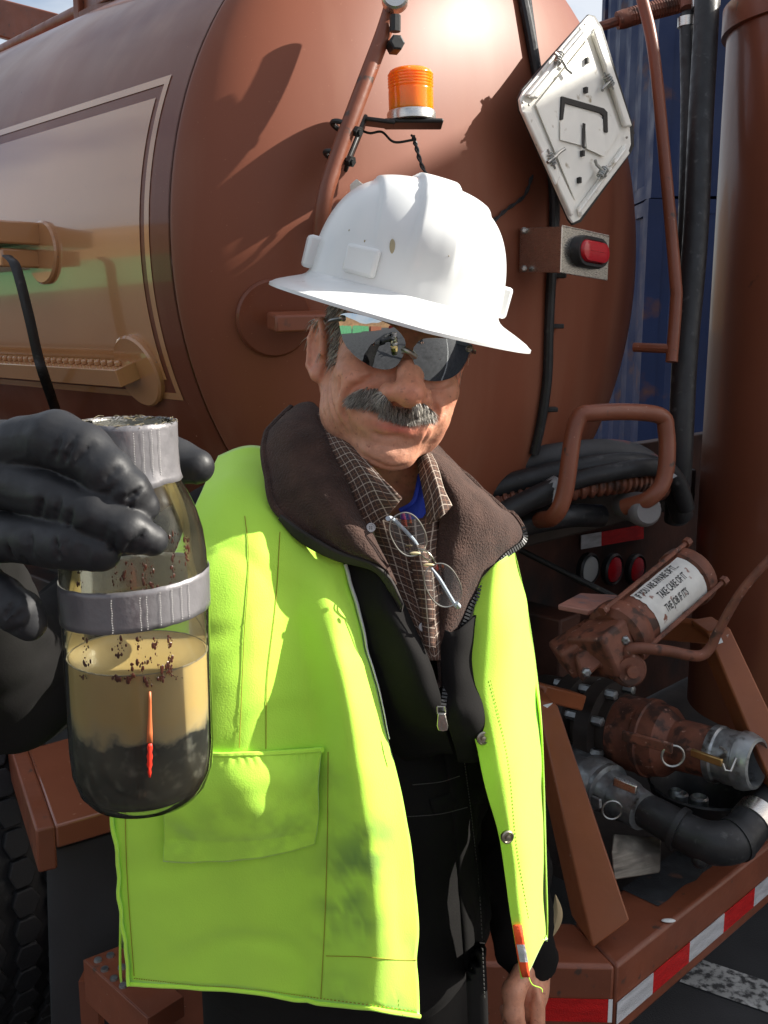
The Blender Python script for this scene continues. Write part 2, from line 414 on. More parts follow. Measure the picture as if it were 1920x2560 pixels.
brush = mat('brushed_stainless', (.62, .60, .56), .30, 1, var=.1, vs=60, stretch=(1, 1, 14), rvar=.08)
dull = mat('dull_aluminium', (.30, .32, .33), .45, .85, var=.25, vs=35, bump=.3, bs=110, spots=((.07,.06,.05), 28, .55, .68), rvar=.12)
rubber = mat('black_rubber', (.016, .017, .019), .48, var=.3, vs=18, bump=.25, bs=130, spots=((.06,.06,.062), 50, .62, .74), rvar=.14)
blackp = mat('black_painted_steel', (.018, .018, .018), .5, var=.3, vs=20, bump=.2, bs=90, spots=((.09,.08,.06), 60, .66, .74))
dirt = mat('dark_greasy_steel', (.022, .016, .013), .65, var=.5, vs=9, bump=.5, bs=45)
whiteal = mat('bare_white_aluminium', (.86, .845, .78), .42, .02, var=.07, vs=14, spots=((.36,.30,.2), 36, .64, .74), rvar=.1)
redl = mat('red_lens', (.50, .008, .02), .16, var=.1, coat=.5, bump=.5, bs=300)
reflw = mat('white_reflective_tape', (.62, .64, .67), .22, .2, var=.22, vs=16, bump=.7, bs=420, stretch=(1,1,5))
reflr = mat('red_reflective_tape', (.55, .012, .012), .25, .1, var=.2, vs=18, bump=.7, bs=420, stretch=(1,1,5))
weld = brown2

AX = Vector((1, -1, 0)).normalized(); LT = Vector((1, 1, 0)).normalized(); ZV = Vector((0, 0, 1))
TR = .695; T0 = Vector((.13, 2.2, 1.77)); TH = .20
truck = empty('vacuum_truck', (-.6, 3.0, 0), 'brown vacuum tank truck with tan side panel filling the background', 'truck')
def tank_pt(s, th, off=0): return T0 + AX*s + (-LT*math.cos(th) + ZV*math.sin(th)) * (TR + off)
def cyl_hit(u, v):
    r = ray(u, v); o = CAM - T0; r2 = r - AX * r.dot(AX); o2 = o - AX * o.dot(AX)
    a, b, c = r2.dot(r2), 2*r2.dot(o2), o2.dot(o2) - TR*TR; q = max(0, b*b - 4*a*c); t = (-b - math.sqrt(q)) / (2*a)
    p = o + r*t; n = p - AX*p.dot(AX); return p.dot(AX), math.atan2(n.dot(ZV), -n.dot(LT))
def head_f(p):
    q = p - T0; s = max(0, q.dot(AX)); rr = (q - AX*q.dot(AX)).length
    return (rr/TR)**2.6 + (s/TH)**1.9 - 1
def head_hit(u, v):
    r = ray(u, v); t = .9
    while t < 4 and head_f(CAM + r*t) > 0: t += .004
    p = CAM + r*t; e = .004
    n = Vector([head_f(p + Vector(d)*e) - head_f(p - Vector(d)*e) for d in ((1,0,0), (0,1,0), (0,0,1))]).normalized()
    return p, n
def on_head(u, v, o):                 # on the same line of sight, standing o off the head
    p, n = head_hit(u, v); r = ray(u, v); return p - r * (o / max(.35, -n.dot(r)))
def on_cyl(u, v, o):
    p, n, s, th = cyl_pn(u, v); r = ray(u, v); return p - r * (o / max(.35, -n.dot(r)))
# shell and head
seg = 128
def ring(s, r): return [T0 + AX*s + (-LT*math.cos(2*math.pi*k/seg) + ZV*math.sin(2*math.pi*k/seg))*r for k in range(seg)]
MB().grid([ring(-7.0 + 7.0*i/12, TR) for i in range(13)] + [ring(-.004, TR), ring(-.002, TR-.003), ring(0, TR-.003)], True).obj('tank_shell', brown, truck, angle=25)
G = [ring(.001, TR-.003), ring(.003, TR)]
for i in range(1, 49):
    t = math.pi/2 * i / 48; rr = math.cos(t)**(2/2.6); ss = math.sin(t)**(2/1.9)
    G.append(ring(.004 + TH*ss, max(TR*rr, .0005)))
MB().grid(G, True).obj('tank_head', brown_head, truck, angle=0)
# the tan panel with its border line, paint films a millimetre proud
s1, thT = cyl_hit(462, 185); s2, thB = cyl_hit(478, 992)
def film(name, sa, sb, ta, tb, off, m):
    n = max(2, int(abs(tb-ta)*40)); k = max(2, int(abs(sb-sa)*8))
    return MB().grid([[tank_pt(sa+(sb-sa)*j/k, ta+(tb-ta)*i/n, off) for j in range(k+1)] for i in range(n+1)]).obj(name, m, truck, angle=0)
sE = -.062; film('side_panel', -6.0, sE - .03, thB + .045, thT - .045, .0012, tanp)
film('pinstripe', -6.0, sE, thT - .012, thT + .010, .0012, tanp)
film('pinstripe', -6.0, sE, thB - .012, thB + .008, .0012, tanp)
film('pinstripe', sE - .015, sE, thB + .008, thT - .012, .0012, tanp)

# boarding steps on the side: pads, bars, strap
def pad(name, p, n, r, h=.012, parent=truck):
    return MB().lathe(p, n, [(r*.98, -.02), (r, h*.6), (r*.96, h), (.0005, h)], 40, (True, False)).obj(name, brown2 if parent is truck else brown2, parent, angle=30)
def cyl_pn(u, v):
    s, th = cyl_hit(u, v); return tank_pt(s, th), (-LT*math.cos(th) + ZV*math.sin(th)), s, th
p, n, s, th = cyl_pn(112, 632)
st = MB().lathe(p, n, [(.062, -.02), (.062, .006), (.058, .010), (.0005, .010)], 40).obj('step_pad', tanp, truck)
m = MB(); o1 = p + n*.055 + ZV*.036
m.box(o1 - AX*.25, AX, ZV, n, .25, .022, .055); m.obj('boarding_step', tanp, truck, bevel=.004)
m = MB(); m.box(p + n*.045 - ZV*.012 - AX*.22, AX, ZV, n, .21, .018, .040); m.obj('step_bracket', tanp, truck, bevel=.004)
p, n, s, th = cyl_pn(352, 925)
MB().lathe(p, n, [(.070, -.02), (.070, .008), (.066, .012), (.0005, .012)], 40).obj('step_pad', tanp, truck)
tv = ZV - n*ZV.dot(n); tv.normalize()
m = MB(); m.box(p + n*.032 - AX*.48 + tv*.004, AX, tv, n, .49, .017, .024)
for k in range(38): m.lathe(p + n*.034 - AX*(.012 + k*.025) + tv*.021, tv, [(.007, 0), (.0065, .008), (.004, .010)], 8)
m.obj('boarding_step', tanp, truck, bevel=.003)
strap = [on_cyl(u, v, o) for u, v, o in ((18, 640, .10), (40, 668, .10), (70, 780, .095), (95, 890, .095))]
strap += [on_cyl(u, v, o) for u, v, o in ((112, 945, .09), (150, 1060, .03), (175, 1160, .02))]
MB().tube(crom(strap, 5), .011, 8, flat=.25).obj('tie_strap', rubber, truck)

# round lug on the head, left of the man
p, n = head_hit(683, 795)
MB().lathe(p, n, [(.066, -.03), (.066, .008), (.062, .013), (.0005, .013)], 48).obj('lug_pad', brown, truck)
b0 = p + n*.02; hx = (Vector((1, 0, 0)) - n*n.x).normalized(); hy = n.cross(hx)
MB().box(b0 + n*.05 + hx*.035 + ZV*.0, hx, ZV, n, .055, .014, .034).obj('lug_bar', brown2, truck, bevel=.004)

# grab pipe up the head
gp = []
for u, v, o in ((1000, -60, .10), (968, 60, .10), (905, 225, .10), (845, 385, .10), (808, 500, .10), (803, 600, .09), (803, 680, .07)):
    gp.append(on_head(u, v, o))
MB().tube(bend(gp, .06), .0135, 16).obj('grab_pipe', brown2, truck)
for u, v in ((806, 560),):
    p, n = head_hit(u, v); MB().tube([p, p + n*.09], .012, 12).obj('pipe_standoff', brown2, truck)
# pressure gauge at the top of the pipe
q = on_head(988, -12, .13)
gm = MB().lathe(q, Vector((0, -1, .15)), [(.020, -.02), (.022, -.018), (.022, .0), (.019, .004), (.018, .001), (.0005, .001)], 28).obj('pressure_gauge', brush, truck)
gv = MB(); gv.tube([q - ZV*.03 , q - ZV*.055], .009, 8).lathe(q - ZV*.075, Vector((.3, -1, .1)), [(.010, -.014), (.013, -.012), (.013, .012), (.010, .014)], 6); gv.obj('gauge_valve', blackp, gm)

BS = .83
# amber beacon on its black bracket
bc = W(1027, 232, 1.64); bz = (ZV + Vector((-.03, 0, 0))).normalized()
bb = MB(); dwn = bc - bz*.038
bb.box(dwn - bz*.0115 + Vector((.003, 0, 0)), (1, 0, 0), (0, 1, 0), bz, .049, .031, .0035)
arm = [W(925, 307, 1.64), W(985, 315, 1.64)]
bb.beam(W(912, 303, 1.635), W(985, 312, 1.64), (0, 1, 0), .05, .007)
bb.beam(W(912, 302, 1.635), W(866, 415, 1.60), (0, 1, 0), .034, .007)
brk = bb.obj('beacon_bracket', blackp, truck, bevel=.0025)
MB().lathe(dwn, bz, [(k_*BS, h_*BS) for k_, h_ in ((.047, -.010), (.0495, -.008), (.0495, .006), (.047, .010), (.040, .012))], 40).obj('beacon_base', brush, brk)
prof = [(.043, .010)]
for k in range(11): prof += [(.0455, .012 + k*.0036), (.0446, .0138 + k*.0036)]
for k in range(5): prof += [(.0448, .054 + k*.0056), (.0462, .0566 + k*.0056), (.0444, .059 + k*.0056)]
prof += [(.042, .086), (.036, .0895), (.0005, .090)]
amber = mat('amber_lens', (.95, .22, .004), .18, var=.05, coat=.3)
ab = amber.node_tree.nodes['Principled BSDF']; ab.inputs['Subsurface Weight'].default_value = .7; ab.inputs['Subsurface Radius'].default_value = (1, .35, .05); ab.inputs['Subsurface Scale'].default_value = .05
MB().lathe(dwn, bz, [(a_*BS, h_*BS) for a_, h_ in prof], 48).obj('beacon_lens', amber, brk, angle=0)
for u, v, du in ((858, 318, 0), (840, 392, 0)):
    c = W(u, v, 1.597); pd = (W(905, 225, 1.62) - W(845, 385, 1.62)).normalized(); x, y, z = frame(pd)
    m = MB(); m.tube([c + (x*math.cos(t) + y*math.sin(t))*.019 for t in [i*2*math.pi/20 for i in range(21)]], .0042, 8, False)
    e = W(u + 45, v + 14, 1.575); m.tube([c + (e-c)*.35, e], .0048, 8); m.lathe(c + (e-c)*.72, e-c, [(.009, 0), (.009, .008)], 6)
    m.obj('clamp_bolt', blackp, brk)
wp = [W(900, 325, 1.64), W(925, 333, 1.64), W(955, 330, 1.64), W(985, 355, 1.64), W(1032, 350, 1.64)]
MB().tube(crom(wp, 6), .0022, 6).obj('beacon_wire', blackp, brk)
for ph in (0, math.pi):
    base = crom([W(1032, 338, 1.64), W(1040, 365, 1.635), W(1055, 415, 1.62), W(1085, 468, 1.63), W(1110, 500, 1.65)], 14)
    MB().tube([b + Vector((math.cos(i*.55+ph), math.sin(i*.55+ph), 0))*.0022 for i, b in enumerate(base)], .002, 6).obj('twisted_wire', blackp, brk)
for ph in (0, math.pi):
    base = crom([on_head(u, v, .012) for u, v in ((1225, 560), (1265, 525), (1310, 490), (1330, 440))], 12)
    MB().tube([b + Vector((math.cos(i*.55+ph), 0, math.sin(i*.55+ph)))*.0022 for i, b in enumerate(base)], .002, 6).obj('twisted_wire', blackp, truck)
# white lug tag and eye bolt behind the hat
q = on_head(890, 500, .035); hx = Vector((1, -.5, 0)).normalized()
pts = [(0, -.035), (.0, .026), (.012, .034), (.05, .005), (.06, -.035)]
MB().prism([q + hx*(a-.012) + ZV*b for a, b in pts], n*.004).obj('white_tag', whiteal, truck, bevel=.001)
p, n = head_hit(862, 540)
MB().lathe(on_head(862, 540, .035), hx, [(.026, -.012), (.028, -.01), (.028, .01), (.024, .014), (.012, .014), (.012, .012), (.0005, .012)], 24).obj('eye_bolt', brown2, truck)

# placard holder: a hinged aluminium diamond, built in its own plane
pcs = [W(1478, 40, 1.95), W(1580, 345, 2.06), W(1432, 560, 1.95), W(1290, 248, 1.84)]
pc = sum(pcs, Vector())/4
ex = (pcs[1]-pcs[3])/2; ey = (pcs[0]-pcs[2])/2; nz = ex.cross(ey).normalized()
if nz.y > 0: nz = -nz
def dp(a, b, o=0): return pc + ex*a + ey*b + nz*o
def px_(u, v, o=0):                  # photo point on that plane
    r = ray(u, v); q = pc + nz*o; return CAM + r * ((q - CAM).dot(nz) / r.dot(nz))
def pp_(pts, o, t): return ([px_(u, v, o) for u, v in pts], nz*t)
OUT = [(1466, 38), (1482, 42), (1500, 70), (1578, 318), (1580, 366), (1572, 384), (1447, 556), (1428, 564), (1418, 552), (1294, 276), (1290, 248), (1300, 224)]
hold = MB().prism(*pp_(OUT, -.012, .006)).obj('placard_holder', blackp, truck, bevel=.001)
MB().prism(*pp_([(1464, 42), (1478, 46), (1490, 68), (1569, 322), (1572, 362), (1566, 380), (1444, 550), (1428, 558), (1419, 546), (1298, 276), (1294, 250), (1304, 230)], -.006, .006)).obj('placard_back', whiteal, hold, bevel=.001)
for quad in ([(1308, 240), (1454, 68), (1470, 86), (1336, 250)], [(1489, 66), (1572, 318), (1554, 318), (1476, 88)], [(1566, 386), (1446, 544), (1440, 522), (1556, 362)], [(1300, 282), (1318, 280), (1430, 510), (1422, 544)]):
    a, b, c, d = quad
    m = MB(); m.prism(*pp_(quad, .001, .010)); mid = [((a[0]*.6+d[0]*.4), (a[1]*.6+d[1]*.4)), ((b[0]*.6+c[0]*.4), (b[1]*.6+c[1]*.4)), ((b[0]*.3+c[0]*.7), (b[1]*.3+c[1]*.7)), ((a[0]*.3+d[0]*.7), (a[1]*.3+d[1]*.7))]
    m.prism(*pp_(mid, .011, .006)); m.obj('frame_rail', whiteal, hold, bevel=.004)
MB().prism(*pp_([(1468, 100), (1548, 330), (1436, 500), (1338, 262)], .004, .002)).obj('placard_plate', whiteal, hold)
for (u, v, du, dv) in ((1400, 150, 26, 34), (1520, 205, -18, 22), (1382, 395, 26, -22), (1504, 428, -20, -26)):
    A_, B_ = px_(u - du*.5, v - dv*.5, .020), px_(u + du, v + dv, .014); al = (B_-A_).normalized(); sv = al.cross(nz)
    m = MB(); m.tube([A_, A_.lerp(B_, .3) + nz*.004, A_.lerp(B_, .75), B_ + nz*.004], .0032, 8); C = A_.lerp(B_, .25)
    for q in (-.010, -.005, 0, .005, .010): m.tube([C + sv*q + (al*math.cos(t) + nz*math.sin(t))*.007 for t in [k*2*math.pi/10 for k in range(11)]], .0016, 6, False)
    m.tube([C - sv*.02, C + sv*.02], .002, 6); m.obj('spring_clip', steel, hold)
for u, v in ((1462, 62), (1458, 88), (1306, 256), (1322, 262), (1566, 344), (1428, 536), (1430, 520)): MB().lathe(px_(u, v, .006), nz, [(.003, 0), (.002, .003)], 8).obj('rivet', steel, hold)
for (u, v) in ((1467, 152), (1463, 226), (1455, 384), (1447, 451)):
    m = MB(); m.beam(px_(u, v-7, .009), px_(u, v+7, .009), ex, .006, .010); m.obj('slot_tab', blackp, hold)
MB().prism(*pp_([(1401, 242), (1506, 272), (1515, 282), (1516, 332), (1507, 330), (1505, 290), (1497, 283), (1409, 258), (1404, 300), (1398, 300)], .006, .004)).obj('window_edge', blackp, hold)
for k, q in enumerate(([(1403, 288), (1440, 270), (1510, 300), (1508, 336), (1402, 306)], [(1400, 302), (1508, 336), (1514, 380), (1400, 350)], [(1462, 320), (1512, 340), (1510, 392), (1466, 372)])):
    MB().prism(*pp_(q, .0065 + .0022*k, .0014)).obj('number_flap', whiteal, hold)
MB().prism(*pp_([(1456, 308), (1462, 310), (1460, 372), (1455, 368)], .012, .002)).obj('flap_hinge', blackp, hold)
m = MB(); cR = px_(1540, 330, -.012); m.beam(px_(1440, 300, -.012), px_(1440, 300, -.012) - nz*.12 + Vector((0, .03, 0)), ZV, .03, .02); m.beam(px_(1500, 100, -.018), px_(1575, 340, -.018), nz, .012, .02); m.obj('holder_arm', blackp, hold)

# stainless marker lamp
mk = MB(); A0, A1, A2 = W(1300, 570, 1.975), W(1405, 566, 1.87), W(1524, 592, 1.97); hgt = ZV*.086
for a, b in ((A0, A1), (A1, A2)):
    nn = (b-a).cross(ZV).normalized(); mk.prism([a, b, b - hgt, a - hgt], nn*-.003)
mk.prism([A1, A2, A0 + (A2-A1)], ZV*.003)
fl = (A0-A1).cross(ZV).normalized(); mk.prism([A0, A0 - hgt, A0 - hgt - Vector((.0, .0, 0)) + fl*.02 + Vector((-.012, 0, 0)), A0 + fl*.02 + Vector((-.012, 0, 0))], ZV*.0 + (A1-A0).normalized()*.003)
lamp = mk.obj('marker_lamp', brush, truck, smooth=False, bevel=.0012)
fn = (A2-A1).cross(ZV).normalized(); fn = fn if fn.y < 0 else -fn; fx = (A2-A1).normalized(); fc = W(1467, 631, 1.925) + fn*.001
def stadium(c, hw, hh, prof, name, m, parent, shift=0):
    rows = []
    for sc_, h in prof:
        row = []
        for i in range(40):
            t = 2*math.pi*i/40; r = hh*sc_; cx = (hw-hh) * (1 if math.cos(t) >= 0 else -1)
            row.append(c + fx*(cx + r*math.cos(t)) + ZV*(r*math.sin(t)) + fn*h)
        rows.append(row)
    return MB().grid(rows, True).obj(name, m, parent, angle=30)
stadium(fc, .051, .030, [(1, -.006), (1, .010), (.92, .017), (.74, .017), (.70, .008)], 'lamp_bezel', rubber, lamp)
stadium(fc, .043, .021, [(1.0, .006), (1.0, .018), (.88, .024), (.5, .026), (.01, .026)], 'red_lens', redl, lamp)
for v in (577, 672):
    p = W(1309, v, 1.965); MB().lathe(p, Vector((0, -1, 0)), [(.007, 0), (.007, .006), (.004, .009)], 6).obj('lamp_bolt', steel, lamp)

# black wire loom down the head
lo = [on_head(u, v, .014) for u, v in ((1302, -30), (1320, 60), (1338, 160), (1362, 300), (1382, 450), (1385, 560), (1378, 700), (1372, 830), (1368, 950), (1352, 1060), (1335, 1135))]
MB().tube(crom(lo, 6), .0105, 10).obj('wire_loom', rubber, truck)
lo = [on_head(u, v, .013) for u, v in ((1318, -30), (1330, 60), (1345, 160), (1370, 300), (1390, 450), (1392, 560), (1384, 700))]
MB().tube(crom(lo, 6), .006, 8).obj('wire_loom', rubber, truck)
for v, u in ((260, 1357), (480, 1384), (690, 1380), (815, 1374), (1020, 1360)):
    p, n = head_hit(u, v); MB().box(p + n*.015, (1, 0, 0), (0, 1, 0), (0, 0, 1), .016, .016, .005).obj('cable_tie', blackp, truck, bevel=.002)

# railings on top of the tank, at the upper left
m = MB(); pa, pb = W(-40, 150, 4.0), W(182, 38, 3.3); m.tube([pa, pb, pb + (pb-pa)*1.2], .022, 12); m.obj('handrail', brown2, truck)
m = MB(); t0 = W(206, 100, 3.1); m.beam(t0 - ZV*.10, t0 + ZV*.5, AX, .035, .035); m.obj('rail_post', brown2, truck, bevel=.004)
m = MB(); m.beam(W(208, 62, 3.08), W(390, -28, 2.7), ZV, .07, .03); m.beam(W(214, -6, 3.08), W(330, -66, 2.7), ZV, .08, .02); m.obj('toe_board', brown2, truck, bevel=.003)
m = MB(); m.beam(W(250, 76, 3.2), W(520, -60, 2.9), ZV, .16, .10); m.obj('manway_box', brown2, truck, bevel=.01)
m = MB(); m.beam(W(-130, 12, 5.6), W(260, 118, 5.2), ZV, .19, .19); m.obj('overhead_beam', brown2, truck, bevel=.01)

# right side: bent rail, upright hoses, cyclone canister, spring rod
rail = [W(1585, -80, 2.25), W(1606, 0, 2.25), W(1634, 130, 2.24), W(1662, 400, 2.22), W(1688, 690, 2.2), W(1690, 760, 2.2), W(1679, 905, 2.2)]
MB().tube(crom(rail, 8), .0135, 14).obj('bent_rail', brown2, truck)
m = MB(); m.tube([W(1585, 868, 2.25), W(1680, 872, 2.2)], .011, 10); m.obj('rail_stub', brown2, truck)
m = MB(); m.tube([W(1497, 68, 2.5), W(1570, 44, 2.5), W(1720, 2, 2.5), W(1900, -40, 2.5)], .012, 10)
sp = []
a, b = W(1570, 44, 2.5), W(1700, 8, 2.5)
x, y, z = frame(b-a)
for i in range(200): sp.append(a + (b-a)*i/200 + (x*math.cos(i*.5*1.26) + y*math.sin(i*.5*1.26))*.019)
m.tube(sp, .005, 6); m.lathe(W(1562, 47, 2.5), b-a, [(.022, -.02), (.024, 0), (.022, .02)], 12); m.obj('spring_rod', rustp, truck)
hz = [W(1768, -60, 2.35), W(1765, 60, 2.33), W(1752, 300, 2.31), W(1738, 600, 2.3), W(1712, 900, 2.3), W(1700, 1150, 2.32), W(1690, 1300, 2.4)]
def ribs(path, r, d, per): return [r + (d if (i // per) % 2 else 0) for i in range(len(path))]
MB().tube(crom(hz, 10), .029, 20).obj('upright_hose', rubber, truck)
MB().tube(crom([W(1722, 40, 2.45), W(1722, 110, 2.43), W(1724, 300, 2.42), W(1716, 600, 2.4), W(1700, 950, 2.4)], 8), .022, 16).obj('upright_hose', rubber, truck)
MB().lathe(W(1765, 4, 2.40), ZV, [(.031, -.014), (.034, -.013), (.034, .013), (.031, .014)], 28).obj('hose_clamp', brush, truck)
MB().lathe(W(1722, 56, 2.44), ZV, [(.024, -.012), (.027, -.011), (.027, .011), (.024, .012)], 28).obj('hose_clamp', brush, truck)
MB().tube([W(1722, 20, 2.44), W(1722, -60, 2.44)], .020, 14).obj('hose_stub', rustp, truck)
cx_ = W(2065, 500, 2.45); cbase = Vector((cx_.x, cx_.y, 0)); CR = .26
cyl = mat('stained_canister_paint', (.17, .052, .027), .38, var=.16, vs=3, stretch=(1, 1, .25), spots=((.035,.02,.015), 11, .70, .74), spots2=((.36,.15,.07), 2.2, .52, .72, 1), rvar=.1, bump=.1, bs=40, coat=.2)
m = MB().lathe(cbase, ZV, [(CR, .60), (CR, 2.33)], 64, (True, False)).obj('cyclone_canister', cyl, truck)
MB().lathe(cbase, ZV, [(CR, 2.33), (CR + .012, 2.332), (CR + .012, 2.395), (CR + .004, 2.40), (CR*.9, 2.42), (CR*.5, 2.46), (.0005, 2.47)], 64).obj('canister_lid', brown2, m)
MB().lathe(cbase - Vector((.10, .22, 0)), ZV, [(.02, 2.33), (.02, 2.55)], 12).obj('lid_pipe', brown2, m)
MB().tube([cbase + Vector((-CR*.35, -CR*.97, 1.10)), cbase + Vector((-CR*.35, -CR*.97, 1.52))], .003, 6).obj('weld_bead', cyl, m)

rs = random.Random(5); mb = MB()
for k in range(130):
    u, v = rs.uniform(470, 1560), rs.uniform(60, 1150); p, n = head_hit(u, v)
    if head_f(p) > .05: continue
    x, y, z = frame(n); r = rs.choice((.0008, .001, .0013, .002)); mb.ball(p, r, r*rs.uniform(.6, 2.2), .0005, (x, y, z), 6, 4)
for v in (722, 742, 760):
    p, n = head_hit(583, v); x, y, z = frame(n); mb.ball(p, .003, .003, .0012, (x, y, z), 8, 5)
mb.obj('paint_chips', mat('pale_paint_chip', (.46, .33, .25), .6, var=.3, vs=90), truck, kind='stuff')
# ------------------------------------------------------------------ rear frame, pipework and bumper
darkb = mat('grimy_brown_steel', (.05, .018, .011), .6, var=.5, vs=7, bump=.5, bs=40, spots=((.012,.011,.011), 5, .5, .7))
brass = mat('worn_brass', (.45, .30, .12), .35, .9, var=.2, vs=40)
pinkp = mat('faded_pink_paint', (.36, .17, .13), .55, var=.2, vs=25, spots=((.12,.13,.16), 12, .56, .66), bump=.2)
# chassis
m = MB()
for sx in (-.36, .36):
    c = T0 + LT*sx; m.beam(Vector((c.x, c.y, .78)) + AX*.12, Vector((c.x, c.y, .78)) - AX*6.5, LT, .09, .26)
m.obj('chassis_rail', darkb, truck, bevel=.006)
q0 = W(1330, 1420, 2.62); ql = (Z(1625, 1400, q0.z) - q0)
q0 = Vector((q0.x, q0.y, 0)); L0 = LT
m = MB(); m.box(q0 + L0*.50 + ZV*.86 + AX*-.03, L0, AX, ZV, .97, .02, .42); m.obj('lamp_panel', darkb, truck, bevel=.004)
m = MB(); m.box(q0 + L0*.45 + ZV*.40 + AX*.22, L0, AX, ZV, .80, .44, .015); m.obj('deck_pan', dirt, truck)
m = MB(); m.box(q0 + L0*.02 + ZV*1.19 + AX*.10, L0, AX, ZV, .40, .14, .05); m.obj('hose_shelf', dirt, truck, bevel=.006)
def plane_hit(u, v, o, n):
    r = ray(u, v); return CAM + r * ((o - CAM).dot(n) / r.dot(n))
pn_o = q0 + AX*-.006 + ZV
def pp(u, v, off=0): return plane_hit(u, v, pn_o + AX*off, AX)
for (u0, u1, mt, nm) in ((1452, 1502, reflw, 'reflector_strip'), (1502, 1608, reflr, 'reflector_strip')):
    a, b = pp(u0, 1338 - (u0-1452)*.17, .004), pp(u1, 1338 - (u1-1452)*.17, .004)
    c, d = pp(u1, 1373 - (u1-1452)*.17, .004), pp(u0, 1373 - (u0-1452)*.17, .004)
    MB().prism([a, b, c, d], AX*.002).obj(nm, mt, truck, smooth=False)
wl_ = mat('clear_lamp_lens', (.42, .44, .44), .2, coat=.4, bump=.4, bs=200)
for u, mt, lab in ((1466, wl_, 'clear reversing lamp'), (1527, redl, None), (1584, redl, None)):
    c = pp(u, 1422, .0); l_ = MB().lathe(c, AX, [(.047, -.005), (.049, .012), (.043, .018), (.040, .012)], 28, (True, False)).obj('tail_lamp', rubber, truck, label=lab)
    MB().lathe(c, AX, [(.040, .008), (.037, .016), (.022, .022), (.0005, .024)], 28).obj('lamp_lens', mt, l_)
MB().tube([W(1300, 1375, 2.42), W(1400, 1425, 2.40), W(1600, 1525, 2.3)], .008, 8).obj('support_rod', blackp, truck)

# hose rack loop
lp = [W(1330, 1300, 2.02), W(1420, 1285, 2.0), W(1425, 1180, 2.0), W(1452, 1030, 2.0), W(1655, 1028, 2.06), W(1678, 1190, 2.06), W(1600, 1262, 2.04), W(1480, 1262, 2.06)]
lp = [W(1350, 1300, 2.1), W(1385, 1290, 2.0), W(1412, 1230, 1.98), W(1440, 1060, 1.98), W(1490, 1032, 1.99), W(1640, 1036, 2.05), W(1666, 1080, 2.06), W(1662, 1190, 2.06), W(1625, 1245, 2.06), W(1560, 1268, 2.10)]
MB().tube(crom(lp, 7), .0178, 16).obj('hose_rack_loop', brown2, truck)

# hoses lying on the shelf behind the loop: things of their own
hoses = empty('hose_coil', W(1400, 1290, 2.16), 'coil of black and ribbed brown hoses lying in the bent pipe rack', 'hose')
redh = mat('faded_hose_rubber', (.045, .046, .05), .6, var=.3, vs=14, bump=.3, bs=120, spots=((.16,.05,.05), 7, .60, .66))
for nm, pts, r, mt in (
    ('black_hose', [(980, 1300, 2.2), (1130, 1222, 2.2), (1250, 1172, 2.2), (1400, 1140, 2.2), (1530, 1132, 2.22), (1610, 1155, 2.26), (1670, 1230, 2.3)], .031, redh),
    ('black_hose', [(980, 1330, 2.15), (1130, 1262, 2.15), (1300, 1205, 2.14), (1450, 1172, 2.14), (1590, 1160, 2.17), (1672, 1195, 2.22), (1705, 1290, 2.3)], .026, rubber),
    ('black_hose', [(1000, 1420, 2.1), (1130, 1350, 2.09), (1270, 1278, 2.08), (1398, 1216, 2.08)], .025, rubber),
    ('black_hose', [(980, 1360, 2.25), (1120, 1290, 2.25), (1260, 1235, 2.24), (1420, 1196, 2.24), (1560, 1180, 2.26), (1650, 1215, 2.3)], .024, redh),
    ('black_hose', [(1000, 1450, 2.12), (1150, 1376, 2.12), (1300, 1316, 2.12), (1420, 1290, 2.14), (1500, 1290, 2.2)], .026, rubber),
    ('black_hose', [(1400, 1214, 2.10), (1500, 1186, 2.10), (1640, 1168, 2.13), (1690, 1200, 2.18), (1715, 1270, 2.22)], .020, rubber)):
    MB().tube(crom([W(*p) for p in pts], 8), r, 16).obj(nm, mt, hoses)
rp = crom([W(*p) for p in ((1080, 1330, 2.16), (1220, 1268, 2.14), (1350, 1238, 2.13), (1500, 1214, 2.13), (1600, 1205, 2.16), (1655, 1225, 2.2))], 34)
MB().tube(rp, [.0205 + .0038*(1 if (i % 5) < 3 else -.4) for i in range(len(rp))], 16).obj('ribbed_hose', rustp, hoses)
MB().tube(crom([W(1560, 1262, 2.2), W(1590, 1268, 2.14), W(1612, 1276, 2.08), W(1622, 1278, 2.06)], 6), [.030, .034, .036, .026], 18).obj('hose_end_cap', mat('grey_cap_rubber', (.16, .155, .16), .6, bump=.3), hoses)
tapem = mat('torn_duct_tape', (.25, .26, .27), .45, .3, var=.3, vs=60, bump=.6, bs=140)
MB().tube([W(1368, 1231, 2.08), W(1398, 1216, 2.08), W(1402, 1214, 2.08)], [.0246, .026, .021], 14).obj('tape_wrap', tapem, hoses)
MB().prism([W(1385, 1225, 2.045), W(1408, 1208, 2.045), W(1390, 1262, 2.045), W(1380, 1262, 2.045)], Vector((0, .002, 0))).obj('tape_tail', tapem, hoses)
MB().prism([W(1676, 1178, 2.05), W(1694, 1190, 2.05), W(1682, 1196, 2.05), W(1672, 1192, 2.05)], Vector((0, .002, 0))).obj('tape_tail', tapem, hoses)

